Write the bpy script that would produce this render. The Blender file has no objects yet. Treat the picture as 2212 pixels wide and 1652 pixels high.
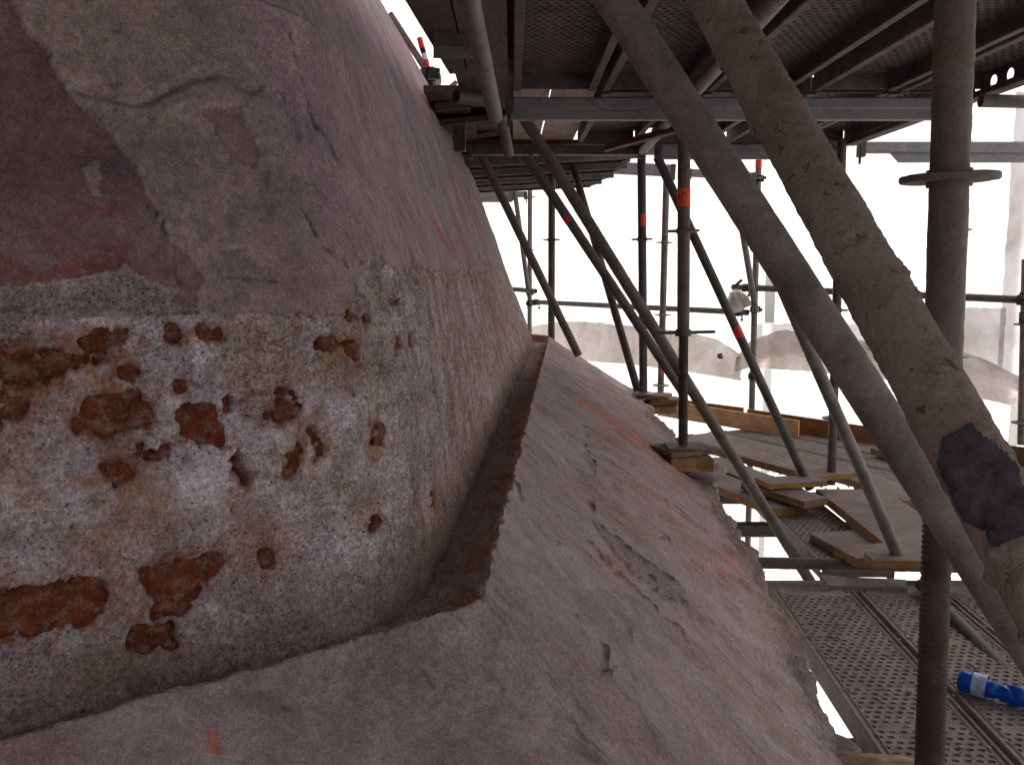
import bpy, math, random
import numpy as np
from mathutils import Vector, Matrix
random.seed(7); rng = np.random.default_rng(7)
R = math.radians
SC = bpy.context.scene
COL = SC.collection

# ------------------------------------------------------------------ camera, sky, sun, exposure
PITCH = 7.31
cam_d = bpy.data.cameras.new('camera'); cam_d.sensor_width = 36; cam_d.lens = 36*1917/2212
cam_d.clip_start = 0.02; cam_d.clip_end = 600
cam = bpy.data.objects.new('camera', cam_d); COL.objects.link(cam)
cam.location = (0, 0, 0); cam.rotation_euler = (R(90-PITCH), 0, 0); SC.camera = cam

SUN_EL, SUN_AZ = 38, 30          # azimuth measured from +Y towards +X
world = bpy.data.worlds.new('World'); SC.world = world; world.use_nodes = True
wn = world.node_tree.nodes; wl = world.node_tree.links; wn.clear()
sky = wn.new('ShaderNodeTexSky'); sky.sky_type = 'NISHITA'; sky.sun_disc = False
sky.sun_elevation = R(SUN_EL); sky.sun_rotation = R(SUN_AZ)
sky.air_density = 1.0; sky.dust_density = 4.0; sky.ozone_density = 1.0
hs = wn.new('ShaderNodeHueSaturation'); hs.inputs['Saturation'].default_value = 0.22
bg = wn.new('ShaderNodeBackground'); bg.inputs['Strength'].default_value = 0.15
wo = wn.new('ShaderNodeOutputWorld')
wl.new(sky.outputs[0], hs.inputs['Color']); wl.new(hs.outputs[0], bg.inputs['Color']); wl.new(bg.outputs[0], wo.inputs['Surface'])
sun_d = bpy.data.lights.new('sun', 'SUN'); sun_d.energy = 4.2; sun_d.angle = R(14); sun_d.color = (1.0, 0.96, 0.9)
sun = bpy.data.objects.new('sun', sun_d); COL.objects.link(sun); sun.location = (8, -4, 12)
sdir = Vector((math.sin(R(SUN_AZ))*math.cos(R(SUN_EL)), math.cos(R(SUN_AZ))*math.cos(R(SUN_EL)), math.sin(R(SUN_EL))))
sun.rotation_euler = sdir.to_track_quat('Z', 'Y').to_euler()
vs = SC.view_settings; vs.view_transform = 'Standard'; vs.look = 'None'; vs.gamma = 1; vs.use_curve_mapping = False
vs.exposure = 0.2
SC.cycles.max_bounces = 8; SC.cycles.diffuse_bounces = 5; SC.cycles.transmission_bounces = 6; SC.cycles.transparent_max_bounces = 8
SC.cycles.use_denoising = True; SC.cycles.sample_clamp_indirect = 6

# ------------------------------------------------------------------ survey: photo sight lines to places
F, CX, CY = 1917.0, 1106.0, 826.0
cp, sp = math.cos(R(PITCH)), math.sin(R(PITCH))
def sight(px, py):
    X = (px-CX)/F; U = (CY-py)/F
    return np.array((X, cp+sp*U, -sp+cp*U))
def aty(px, py, Y):
    d = sight(px, py); return d*(Y/d[1])
def atz(px, py, z):
    d = sight(px, py); return d*(z/d[2])
def proj(P):
    x, y, z = P[..., 0], P[..., 1], P[..., 2]
    fw = np.maximum(cp*y - sp*z, 1e-3); up = sp*y + cp*z
    return CX+F*x/fw, CY-F*up/fw, (cp*y - sp*z)

# ------------------------------------------------------------------ noise
def _h(ix, iy, iz, s):
    n = (ix*374761393 + iy*668265263 + iz*2147483647 + s*974634777) & 0xFFFFFFFF
    n = ((n ^ (n >> 13))*1274126177) & 0xFFFFFFFF
    n = ((n ^ (n >> 16))*2246822519) & 0xFFFFFFFF
    return ((n ^ (n >> 15)) & 0xFFFFFF)/float(0xFFFFFF)*2-1
def vnoise(P, f, s=0):
    f = np.asarray(f, float)
    q = P*f; i = np.floor(q).astype(np.int64); w = q-i; w = w*w*w*(w*(w*6-15)+10)
    out = 0
    for a in (0, 1):
        wa = w[..., 0] if a else 1-w[..., 0]
        for b in (0, 1):
            wb = w[..., 1] if b else 1-w[..., 1]
            for c in (0, 1):
                wc = w[..., 2] if c else 1-w[..., 2]
                out = out + wa*wb*wc*_h(i[..., 0]+a, i[..., 1]+b, i[..., 2]+c, s)
    return out
def fbm(P, f, o=4, s=0, g=0.5):
    t = 0; a = 1; n = 0; f = np.asarray(f, float)
    for k in range(o):
        t = t + a*vnoise(P+k*3.7, f, s+k*17); n += a; a *= g; f = f*2.03
    return t/n*1.6
def sstep(a, b, x):
    t = np.clip((x-a)/(b-a), 0, 1); return t*t*(3-2*t)
def in_poly(px, py, poly):
    m = np.zeros(px.shape, bool); n = len(poly)
    xs = [p[0] for p in poly]; ys = [p[1] for p in poly]
    bb = (px > min(xs)) & (px < max(xs)) & (py > min(ys)) & (py < max(ys))
    if not bb.any(): return m
    x = px[bb]; y = py[bb]; r = np.zeros(x.shape, bool)
    for i in range(n):
        x0, y0 = poly[i]; x1, y1 = poly[(i+1) % n]
        if y0 == y1: continue
        c = (y0 > y) != (y1 > y)
        r ^= c & (x < (x1-x0)*(y-y0)/(y1-y0)+x0)
    m[bb] = r; return m
def dist_line(px, py, pts, pad):
    d = np.full(px.shape, 1e3); xs = [p[0] for p in pts]; ys = [p[1] for p in pts]
    bb = (px > min(xs)-pad) & (px < max(xs)+pad) & (py > min(ys)-pad) & (py < max(ys)+pad)
    if not bb.any(): return d
    x = px[bb]; y = py[bb]; r = np.full(x.shape, 1e3)
    for (x0, y0), (x1, y1) in zip(pts[:-1], pts[1:]):
        dx, dy = x1-x0, y1-y0; L = dx*dx+dy*dy+1e-9
        t = np.clip(((x-x0)*dx+(y-y0)*dy)/L, 0, 1)
        r = np.minimum(r, np.hypot(x-x0-t*dx, y-y0-t*dy))
    d[bb] = r; return d

# ------------------------------------------------------------------ object helpers
def link(o, parent=None):
    COL.objects.link(o)
    if parent is not None: o.parent = parent
    return o
def mesh_obj(name, verts, faces, mat, parent=None, smooth=False, loc=None):
    me = bpy.data.meshes.new(name)
    verts = np.asarray(verts, float)
    if loc is not None: verts = verts-np.asarray(loc, float)
    if isinstance(faces, np.ndarray) and faces.ndim == 2:
        me.vertices.add(len(verts)); me.vertices.foreach_set('co', verts.ravel().astype(np.float32))
        n, k = faces.shape
        me.loops.add(n*k); me.loops.foreach_set('vertex_index', faces.ravel().astype(np.int32))
        me.polygons.add(n); me.polygons.foreach_set('loop_start', np.arange(0, n*k, k, dtype=np.int32))
        me.update(calc_edges=True)
    else:
        me.from_pydata([tuple(v) for v in verts], [], [tuple(int(i) for i in f) for f in faces]); me.update()
    if smooth: me.polygons.foreach_set('use_smooth', [True]*len(me.polygons))
    if mat is not None: me.materials.append(mat)
    o = bpy.data.objects.new(name, me)
    if loc is not None: o.location = tuple(loc)
    return link(o, parent)
def thing(name, loc, label, cat, group=None):
    o = bpy.data.objects.new(name, None); o.empty_display_size = 0.05; o.location = tuple(float(v) for v in loc); COL.objects.link(o)
    return tag(o, label, cat, group)
def tag(o, label=None, cat=None, group=None, kind=None):
    if label: o['label'] = label
    if cat: o['category'] = cat
    if group: o['group'] = group
    if kind: o['kind'] = kind
    return o
def grid_faces(n, m, wrap=False):
    i = np.arange(n-1)[:, None]; j = np.arange(m if wrap else m-1)[None, :]
    j2 = (j+1) % m
    return np.stack([i*m+j, i*m+j2, (i+1)*m+j2, (i+1)*m+j], -1).reshape(-1, 4)
class MB:
    def __init__(s): s.v = []; s.f = []
    def add(s, v, f):
        n = len(s.v); s.v += [tuple(map(float, a)) for a in v]; s.f += [tuple(int(i)+n for i in q) for q in f]
    def box(s, c, d, rot=None, bev=0.0):
        c = np.asarray(c, float); hx, hy, hz = [a/2 for a in d]
        b = min(bev, hx*.4, hy*.4, hz*.4)
        if b <= 0:
            V = np.array([(x, y, z) for x in (-hx, hx) for y in (-hy, hy) for z in (-hz, hz)])
            Fc = [(0, 1, 3, 2), (4, 6, 7, 5), (0, 4, 5, 1), (2, 3, 7, 6), (0, 2, 6, 4), (1, 5, 7, 3)]
        else:
            V = []; idx = {}
            for sx in (-1, 1):
                for sy in (-1, 1):
                    for sz in (-1, 1):
                        for a in range(3):
                            p = [sx*(hx-b), sy*(hy-b), sz*(hz-b)]; p[a] = (sx*hx, sy*hy, sz*hz)[a]
                            idx[(sx, sy, sz, a)] = len(V); V.append(p)
            V = np.array(V); Fc = []
            def quad(k):
                q = [idx[a] for a in k]; P = V[q]; n = np.cross(P[1]-P[0], P[2]-P[0])
                if np.dot(n, P.mean(0)) < 0: q = q[::-1]
                Fc.append(tuple(q))
            for a in range(3):
                o1, o2 = [k for k in range(3) if k != a]
                for sg in (-1, 1):
                    ks = []
                    for u, w in ((-1, -1), (-1, 1), (1, 1), (1, -1)):
                        t = [0, 0, 0]; t[a] = sg; t[o1] = u; t[o2] = w; ks.append((*t, a))
                    quad(ks)
                for u in (-1, 1):
                    for w in (-1, 1):
                        t0 = [0, 0, 0]; t1 = [0, 0, 0]; t0[a] = -1; t1[a] = 1
                        t0[o1] = t1[o1] = u; t0[o2] = t1[o2] = w
                        quad([(*t0, o1), (*t1, o1), (*t1, o2), (*t0, o2)])
            for sx in (-1, 1):
                for sy in (-1, 1):
                    for sz in (-1, 1): quad([(sx, sy, sz, a) for a in range(3)])
        if rot is not None: V = V @ np.asarray(rot).T
        s.add(V+c, Fc); return s
    def cyl(s, p0, p1, r0, r1=None, n=14, caps=True):
        p0 = np.asarray(p0, float); p1 = np.asarray(p1, float); r1 = r0 if r1 is None else r1
        U, W, T = frame(p1-p0); a = np.arange(n)*2*math.pi/n
        ring = np.cos(a)[:, None]*U+np.sin(a)[:, None]*W
        V = np.vstack([p0+ring*r0, p1+ring*r1]); Fc = [(i, (i+1) % n, n+(i+1) % n, n+i) for i in range(n)]
        if caps: Fc += [tuple(range(n))[::-1], tuple(range(n, 2*n))]
        s.add(V, Fc); return s
    def build(s, name, mat, parent=None, smooth=False, loc=None):
        o = mesh_obj(name, s.v, s.f, mat, parent, False, loc)
        if smooth: autosmooth(o)
        return o
def autosmooth(o, ang=38):
    me = o.data; me.polygons.foreach_set('use_smooth', [True]*len(me.polygons))
    try: me.set_sharp_from_angle(angle=R(ang))
    except Exception: pass
def frame(d):
    T = np.asarray(d, float); T = T/np.linalg.norm(T)
    up = np.array((0, 0, 1.)) if abs(T[2]) < .95 else np.array((0, 1., 0))
    U = np.cross(up, T); U /= np.linalg.norm(U); W = np.cross(T, U); return U, W, T
def rotz(a):
    c, s = math.cos(a), math.sin(a); return np.array(((c, -s, 0), (s, c, 0), (0, 0, 1.)))

TR = 0.02415
def tube_mesh(name, p0, p1, r, mat, parent=None, seg=20, step=None, rough=0.0, lump=0.0, seed=0, open_end=True):
    """a steel tube with a wall thickness visible at both ends and, if asked, a crust of splashed mortar"""
    p0 = np.asarray(p0, float); p1 = np.asarray(p1, float); L = np.linalg.norm(p1-p0)
    U, W, T = frame(p1-p0); n = 2 if not step else max(2, int(L/step)+1)
    t = np.linspace(0, 1, n); a = np.arange(seg)*2*math.pi/seg
    ring = np.cos(a)[:, None]*U+np.sin(a)[:, None]*W
    P = p0+(p1-p0)*t[:, None, None]+ring[None]*r
    if rough or lump:
        N = np.broadcast_to(ring[None], P.shape)
        d = rough*fbm(P+seed, 110, 3, seed)
        if lump:
            m = sstep(.30, .62, fbm(P+seed*1.3, 62, 4, seed+5, .65))*sstep(-.25, .4, fbm(P, 9, 2, seed+6)); d = d+lump*m*(.5+.9*fbm(P, 150, 2, seed+9))+lump*.28*sstep(.1, .5, fbm(P, 150, 3, seed+12))*sstep(-.2, .3, fbm(P, 20, 2, seed+13))
        P = P+N*d[..., None]
    V = [P.reshape(-1, 3)]; Fc = [grid_faces(n, seg, True)]
    base = n*seg
    for end, pt, sgn in ((0, p0, 1), (n-1, p1, -1)):
        inner = pt+ring*(r-.0035); deep = pt+ring*(r-.0035)+T*sgn*.12
        V += [inner, deep]; i = np.arange(seg); j = (i+1) % seg; o = end*seg
        Fc.append(np.stack([o+i, o+j, base+j, base+i], -1)); Fc.append(np.stack([base+i, base+j, base+seg+j, base+seg+i], -1))
        base += 2*seg
    o = mesh_obj(name, np.vstack(V), np.vstack(Fc), mat, parent)
    autosmooth(o, 50); return o

# ------------------------------------------------------------------ materials
def nodes(name):
    m = bpy.data.materials.new(name); m.use_nodes = True; nt = m.node_tree
    for n in list(nt.nodes): nt.nodes.remove(n)
    out = nt.nodes.new('ShaderNodeOutputMaterial'); return m, nt, out
def N(nt, t, **k):
    n = nt.nodes.new(t)
    for a, b in k.items():
        if a in n.inputs.keys(): n.inputs[a].default_value = b
        else: setattr(n, a, b)
    return n
def noise(nt, co, scale, det=6, rough=.6, dist=0, mapping=None):
    n = N(nt, 'ShaderNodeTexNoise'); n.inputs['Scale'].default_value = scale; n.inputs['Detail'].default_value = det
    n.inputs['Roughness'].default_value = rough; n.inputs['Distortion'].default_value = dist
    if mapping:
        mp = N(nt, 'ShaderNodeMapping'); mp.inputs['Scale'].default_value = mapping; nt.links.new(co, mp.inputs[0]); co = mp.outputs[0]
    nt.links.new(co, n.inputs['Vector']); return n.outputs[0]
def ramp(nt, v, pts):
    r = N(nt, 'ShaderNodeValToRGB'); e = r.color_ramp.elements
    while len(e) < len(pts): e.new(.5)
    for k, (p, c) in enumerate(pts):
        e[k].position = p; e[k].color = (*c, 1) if len(c) == 3 else c
    nt.links.new(v, r.inputs[0]); return r.outputs[0]
def g(v): return (v, v, v)
def mix(nt, fac, a, b, mode='MIX'):
    m = N(nt, 'ShaderNodeMix', data_type='RGBA', blend_type=mode)
    if isinstance(fac, (int, float)): m.inputs[0].default_value = fac
    else: nt.links.new(fac, m.inputs[0])
    for k, x in ((6, a), (7, b)):
        if isinstance(x, tuple): m.inputs[k].default_value = (*x, 1)
        else: nt.links.new(x, m.inputs[k])
    return m.outputs[2]
def bump(nt, h, s, d=.01, prev=None):
    b = N(nt, 'ShaderNodeBump'); b.inputs['Strength'].default_value = s; b.inputs['Distance'].default_value = d
    nt.links.new(h, b.inputs['Height'])
    if prev is not None: nt.links.new(prev, b.inputs['Normal'])
    return b.outputs[0]
def princ(nt, out, col, rough, normal=None, metal=0.0, spec=.35):
    p = N(nt, 'ShaderNodeBsdfPrincipled')
    if isinstance(col, tuple): p.inputs['Base Color'].default_value = (*col, 1)
    else: nt.links.new(col, p.inputs['Base Color'])
    if isinstance(rough, (int, float)): p.inputs['Roughness'].default_value = rough
    else: nt.links.new(rough, p.inputs['Roughness'])
    p.inputs['Metallic'].default_value = metal; p.inputs['Specular IOR Level'].default_value = spec
    if normal is not None: nt.links.new(normal, p.inputs['Normal'])
    nt.links.new(p.outputs[0], out.inputs[0]); return p
def geo_pos(nt): return N(nt, 'ShaderNodeNewGeometry').outputs['Position']

def steel(name, dark, light, stain, dust, dustamt=.5, rough=.62, metal=.25, bs=.35, pit=.66):
    m, nt, out = nodes(name); P = geo_pos(nt)
    c = ramp(nt, noise(nt, P, 9, 8, .65, .6), [(.3, dark), (.7, light)])
    c = mix(nt, ramp(nt, noise(nt, P, 24, 6, .7), [(.52, g(0)), (.68, g(.75))]), c, stain)
    dm = ramp(nt, noise(nt, P, 15, 9, .72, .3), [(.5-.3*dustamt, g(0)), (.78-.3*dustamt, g(1))])
    c = mix(nt, dm, c, dust)
    c = mix(nt, .5, c, ramp(nt, noise(nt, P, 240, 4, .7), [(.3, g(.55)), (.7, g(1.35))]), 'MULTIPLY')
    c = mix(nt, ramp(nt, noise(nt, P, 70, 4, .8), [(pit, g(0)), (pit+.04, g(.8))]), c, (dark[0]*.4, dark[1]*.4, dark[2]*.4))
    nb = bump(nt, noise(nt, P, 120, 6, .75), bs, .004); nb = bump(nt, dm, .3, .003, nb)
    princ(nt, out, c, rough, nb, metal); return m
M = {}
M['tube'] = steel('dusty_tube_steel', (.065, .052, .050), (.135, .11, .105), (.085, .055, .042), (.175, .138, .128), .5)
M['tube_dark'] = steel('dark_tube_steel', (.04, .034, .034), (.09, .077, .075), (.07, .042, .034), (.13, .104, .098), .35)
M['ochre_band'] = steel('ochre_paint_band', (.10, .075, .035), (.17, .135, .07), (.12, .08, .04), (.18, .14, .09), .3)
M['tube_grey'] = steel('greenish_grey_tube', (.072, .063, .062), (.15, .132, .128), (.10, .075, .065), (.225, .185, .172), .55)
M['tube_crust'] = steel('mortar_crusted_tube', (.125, .092, .072), (.235, .178, .145), (.17, .115, .05), (.29, .225, .195), .55, .92, 0, 1.0, .60)
M['zinc'] = steel('galvanised_beam', (.16, .16, .17), (.27, .27, .29), (.15, .135, .135), (.26, .23, .225), .3, .5, .35, .15)
M['deck'] = steel('dusty_deck_steel', (.115, .092, .088), (.20, .162, .155), (.12, .085, .072), (.25, .20, .192), .55, .85, .05, .5)
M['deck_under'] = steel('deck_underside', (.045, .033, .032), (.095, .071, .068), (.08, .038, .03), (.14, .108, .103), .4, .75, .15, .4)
M['thread'] = steel('rusty_thread', (.035, .024, .021), (.085, .058, .048), (.07, .038, .026), (.13, .095, .08), .25, .7, .3, .4)
M['iron'] = steel('black_iron', (.012, .012, .012), (.04, .037, .035), (.05, .03, .02), (.09, .08, .075), .15, .7, .3, .5)
M['rust_tube'] = steel('reddish_tube', (.12, .06, .05), (.22, .12, .10), (.2, .08, .05), (.26, .19, .17), .3)

def wood(name, a, b, dust, dustamt, grain=(30, 2.0, 30)):
    m, nt, out = nodes(name)
    tc = N(nt, 'ShaderNodeTexCoord').outputs['Object']
    w = noise(nt, tc, 3.0, 8, .6, 1.4, grain)
    c = ramp(nt, w, [(.3, a), (.52, b), (.58, (a[0]*.7, a[1]*.7, a[2]*.7)), (.75, b)])
    P = geo_pos(nt); gm = N(nt, 'ShaderNodeNewGeometry'); sx = N(nt, 'ShaderNodeSeparateXYZ'); nt.links.new(gm.outputs['Normal'], sx.inputs[0])
    up = ramp(nt, sx.outputs[2], [(.5, g(0)), (.9, g(1))])
    dn = ramp(nt, noise(nt, P, 14, 8, .7, .5), [(.6-.5*dustamt, g(0)), (.85-.5*dustamt, g(1))])
    dd = mix(nt, 1.0, up, dn, 'MULTIPLY')
    c = mix(nt, dd, c, dust)
    c = mix(nt, ramp(nt, noise(nt, P, 6, 5, .7), [(.35, g(.5)), (.6, g(0))]), c, (a[0]*.45, a[1]*.42, a[2]*.4))
    c = mix(nt, .4, c, ramp(nt, noise(nt, P, 190, 4, .7), [(.3, g(.6)), (.7, g(1.3))]), 'MULTIPLY')
    nb = bump(nt, w, .35, .003); nb = bump(nt, noise(nt, P, 130, 5, .7), .3, .003, nb)
    princ(nt, out, c, .85, nb, 0, .2); return m
M['wood_dust'] = wood('dust_covered_timber', (.14, .085, .05), (.26, .165, .10), (.205, .162, .163), .97)
M['wood_cut'] = wood('orange_cut_timber', (.22, .11, .042), (.36, .195, .085), (.205, .162, .163), .95)
M['wood_orange'] = wood('new_orange_board', (.52, .27, .13), (.72, .44, .25), (.46, .37, .31), .1)
M['wood_red'] = wood('red_brown_board', (.20, .07, .035), (.33, .14, .075), (.4, .32, .28), .2)
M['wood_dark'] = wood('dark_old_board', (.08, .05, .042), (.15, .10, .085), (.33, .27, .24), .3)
M['wood_dull'] = wood('dull_orange_board', (.10, .055, .028), (.18, .10, .05), (.2, .16, .14), .2)
M['wood_pale'] = wood('pale_pinkish_board', (.28, .19, .15), (.42, .31, .26), (.4, .35, .32), .3)

def flat(name, col, rough=.7, var=.25, sc=60, spec=.3):
    m, nt, out = nodes(name); P = geo_pos(nt)
    c = ramp(nt, noise(nt, P, sc, 5, .7), [(.3, tuple(x*(1-var) for x in col)), (.7, tuple(min(1, x*(1+var)) for x in col))])
    princ(nt, out, c, rough, bump(nt, noise(nt, P, sc*3, 4, .7), .2, .002), 0, spec); return m
M['tape'] = flat('orange_red_tape', (.80, .10, .03), .5, .15)
M['tape_red'] = flat('red_tape', (.72, .035, .03), .45, .12)
M['ink'] = flat('black_ink', (.02, .015, .02), .6)
M['white_plastic'] = flat('white_plastic', (.72, .72, .74), .5, .08)
M['black_plastic'] = flat('black_plastic', (.015, .015, .016), .5)
M['crumb'] = flat('mortar_crumbs', (.30, .245, .23), .95, .3, 90)
M['tar'] = flat('black_bitumen', (.05, .044, .055), .95, .8, 60)
M['rubble'] = flat('broken_stone', (.25, .18, .13), .95, .35, 25)
M['wire'] = flat('tie_wire', (.05, .045, .042), .5)
M['gravel'] = flat('ground_gravel', (.30, .29, .27), .95, .3, 3)
M['stonewall'] = flat('ochre_masonry', (.42, .35, .27), .95, .3, 6)

def masonry(name, gran_default=0.0):
    """albedo painted per vertex (plaster, mortar, paint, brick dust and shade at the foot), grain and speckle added here"""
    m, nt, out = nodes(name); P = geo_pos(nt)
    ca = N(nt, 'ShaderNodeAttribute', attribute_name='albedo').outputs['Color']
    ga = N(nt, 'ShaderNodeAttribute', attribute_name='grain').outputs['Fac']
    c = mix(nt, .85, ca, ramp(nt, noise(nt, P, 11, 9, .72, .8), [(.28, (.66, .64, .64)), (.72, (1.32, 1.33, 1.34))]), 'MULTIPLY')
    c = mix(nt, .8, c, ramp(nt, noise(nt, P, 95, 6, .8), [(.3, (.62, .60, .61)), (.7, (1.36, 1.37, 1.38))]), 'MULTIPLY')
    fine = noise(nt, P, 420, 3, .7)
    c = mix(nt, .7, c, ramp(nt, fine, [(.3, g(.6)), (.7, g(1.38))]), 'MULTIPLY')
    # aggregate: dark and pale grains where the mortar is bare, and a coarse salt-and-pepper mottling
    nv = N(nt, 'ShaderNodeTexNoise'); nv.inputs['Scale'].default_value = 140; nv.inputs['Detail'].default_value = 3; nt.links.new(P, nv.inputs['Vector'])
    vm = N(nt, 'ShaderNodeVectorMath', operation='MULTIPLY_ADD'); nt.links.new(nv.outputs['Color'], vm.inputs[0]); vm.inputs[1].default_value = (.007, .007, .007); nt.links.new(P, vm.inputs[2])
    Pd = vm.outputs[0]
    mot = ramp(nt, noise(nt, P, 190, 7, .85, .2), [(.36, (.48, .46, .47)), (.5, (1.0, 1.0, 1.0)), (.62, (1.38, 1.42, 1.45))]); mot2 = ramp(nt, noise(nt, P, 75, 8, .85, .3), [(.36, (.66, .62, .62)), (.5, (1.0, 1.0, 1.0)), (.64, (1.22, 1.25, 1.27))]); mot = mix(nt, 1., mot, mot2, 'MULTIPLY')
    mg = mix(nt, ga, (1., 1., 1.), mot); c = mix(nt, 1., c, mg, 'MULTIPLY')
    v = N(nt, 'ShaderNodeTexVoronoi'); v.inputs['Scale'].default_value = 230; v.inputs['Randomness'].default_value = 1
    nt.links.new(Pd, v.inputs['Vector'])
    pick = ramp(nt, v.outputs['Color'], [(.24, g(1)), (.28, g(0))])
    dot = ramp(nt, v.outputs['Distance'], [(.25, g(1)), (.42, g(0))])
    dk = mix(nt, 1., pick, dot, 'MULTIPLY'); dk = mix(nt, 1., dk, ga, 'MULTIPLY')
    c = mix(nt, dk, c, (.085, .085, .09))
    vb = N(nt, 'ShaderNodeTexVoronoi'); vb.inputs['Scale'].default_value = 70; nt.links.new(Pd, vb.inputs['Vector'])
    bk = mix(nt, 1., ramp(nt, vb.outputs['Color'], [(.13, g(1)), (.16, g(0))]), ramp(nt, vb.outputs['Distance'], [(.13, g(1)), (.20, g(0))]), 'MULTIPLY')
    bk = mix(nt, 1., bk, ga, 'MULTIPLY'); c = mix(nt, bk, c, (.06, .062, .07))
    lt = ramp(nt, noise(nt, P, 210, 4, .8), [(.64, g(0)), (.70, g(.7))]); lt = mix(nt, 1., lt, ga, 'MULTIPLY')
    c = mix(nt, lt, c, (.62, .60, .60))
    # small dark pits
    pit = ramp(nt, noise(nt, P, 60, 5, .85, .5), [(.30, g(.8)), (.345, g(0))])
    c = mix(nt, pit, c, (.13, .10, .09))
    nb = bump(nt, noise(nt, P, 48, 9, .85), .55, .007); gh = mix(nt, ga, (.5, .5, .5), noise(nt, P, 170, 7, .85, .2)); nb = bump(nt, gh, .8, .006, nb)
    nb = bump(nt, fine, .55, .0022, nb)
    nb = bump(nt, dk, .5, .003, nb)
    princ(nt, out, c, .95, nb, 0, .15); return m
M['masonry'] = masonry('weathered_plaster_and_mortar')

def brickmat():
    m, nt, out = nodes('red_clay_brick'); P = geo_pos(nt)
    c = ramp(nt, noise(nt, P, 26, 9, .8, .2, (1, 1, 1.2)), [(.28, (.06, .016, .010)), (.48, (.215, .048, .023)), (.72, (.42, .125, .048))])
    oi = N(nt, 'ShaderNodeObjectInfo').outputs['Random']; c = mix(nt, ramp(nt, oi, [(.3, g(0)), (1, g(.5))]), c, ramp(nt, noise(nt, P, 30, 9, .85, .2), [(.38, (.10, .028, .016)), (.64, (.42, .145, .055))]))
    du = ramp(nt, noise(nt, P, 46, 10, .85, .15, (1, 1, 1.25)), [(.50, g(0)), (.60, g(.75))])
    c = mix(nt, du, c, (.40, .29, .25))
    c = mix(nt, .7, c, ramp(nt, noise(nt, P, 300, 4, .8), [(.3, g(.55)), (.7, g(1.4))]), 'MULTIPLY')
    nb = bump(nt, noise(nt, P, 70, 9, .85, .3), 1.0, .011)
    princ(nt, out, c, .95, nb, 0, .15); return m
M['brick'] = brickmat()

def clothmat(name, col, trans, transfac=.5, dirt=None, dirtr=(.45, .7), sc=1.1):
    m, nt, out = nodes(name); P = geo_pos(nt)
    f = ramp(nt, noise(nt, P, sc, 8, .65, .7), [(dirtr[0], g(0)), (dirtr[1], g(1))])
    c = mix(nt, f, col, dirt or col); t = mix(nt, f, trans, tuple(.6*a for a in (dirt or trans)))
    wv = ramp(nt, noise(nt, P, 5, 6, .6, .5, (6, 6, .7)), [(.3, g(.95)), (.7, g(1.03))])
    t = mix(nt, 1., t, wv, 'MULTIPLY')
    D = N(nt, 'ShaderNodeBsdfDiffuse'); T = N(nt, 'ShaderNodeBsdfTranslucent'); X = N(nt, 'ShaderNodeMixShader'); X.inputs[0].default_value = transfac
    nt.links.new(c, D.inputs[0]); nt.links.new(t, T.inputs[0]); nt.links.new(D.outputs[0], X.inputs[1]); nt.links.new(T.outputs[0], X.inputs[2])
    nb = bump(nt, noise(nt, P, 3, 7, .6), .4, .05); nt.links.new(nb, D.inputs['Normal']); nt.links.new(nb, T.inputs['Normal'])
    nt.links.new(X.outputs[0], out.inputs[0]); return m
M['sheet'] = clothmat('white_translucent_sheeting', (.84, .86, .84), (.93, .95, .92), .68)
M['sheet_dirty'] = clothmat('dusty_torn_sheeting', (.66, .60, .60), (.62, .54, .54), .62, (.58, .49, .44), (.38, .66), 2.2)
M['sheet_pale'] = clothmat('pale_lilac_sheeting', (.72, .68, .70), (.74, .68, .72), .6, (.60, .48, .42), (.5, .75), 1.3)

def bottlemat():
    m, nt, out = nodes('blue_bottle_plastic'); p = princ(nt, out, (.015, .10, .55), .16, bump(nt, noise(nt, geo_pos(nt), 60, 3, .6), .5, .004), 0, .6)
    p.inputs['Transmission Weight'].default_value = .45; p.inputs['IOR'].default_value = 1.2; return m
M['bottle'] = bottlemat()

# ------------------------------------------------------------------ DOME
zg = -0.443
GL = atz(0, 1600, zg); G1 = atz(1040, 1300, zg); G2 = atz(1187, 725, zg)
dA = G1-GL; dA /= np.linalg.norm(dA); dB = G2-G1; LB = np.linalg.norm(dB); dB /= LB
def rot2(v, a): c, s = math.cos(a), math.sin(a); return np.array((v[0]*c-v[1]*s, v[0]*s+v[1]*c, 0))
L = 4.7
K0 = G1-dA*L; Km = K0-rot2(dA, -R(45))*L
G3 = G2+rot2(dB, R(45))*L; G4 = G3+rot2(dB, R(90))*L
K = [Km, K0, G1, G2, G3, G4]
cen = (G1+G2)/2+np.array((-dB[1], dB[0], 0))*5.7
a4 = math.atan2(*(G4-cen)[[1, 0]]); am = math.atan2(*(Km-cen)[[1, 0]]);
while am < a4: am += 2*math.pi
for q in (1, 2):
    a = a4+(am-a4)*q/3; K.append(cen+np.array((math.cos(a), math.sin(a), 0))*6.1)
K = np.array(K); K[:, 2] = zg; nK = 8
def bis(k):
    d1 = K[k]-K[k-1]; d2 = K[(k+1) % nK]-K[k]; d1 /= np.linalg.norm(d1); d2 /= np.linalg.norm(d2)
    b = d2-d1; return b/np.linalg.norm(b)
BI = np.array([bis(k) for k in range(nK)])
def solve(px, py, k):
    d = sight(px, py); A = np.array([[BI[k][0], 0, -d[0]], [BI[k][1], 0, -d[1]], [0, 1, -d[2]]])
    s, h, t = np.linalg.solve(A, -K[k]); return h, s
c1 = [(-.12, .115), (0, .120), (.2, .130)]+sorted(solve(*p, 2) for p in ((800, 540), (695, 283), (620, 0)))
c2 = [(-.12, .115)]+sorted(solve(*p, 3) for p in ((1147, 720), (1126, 660), (1100, 600), (1066, 495), (1030, 400), (985, 300), (940, 210), (880, 100), (820, 0)))
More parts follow.
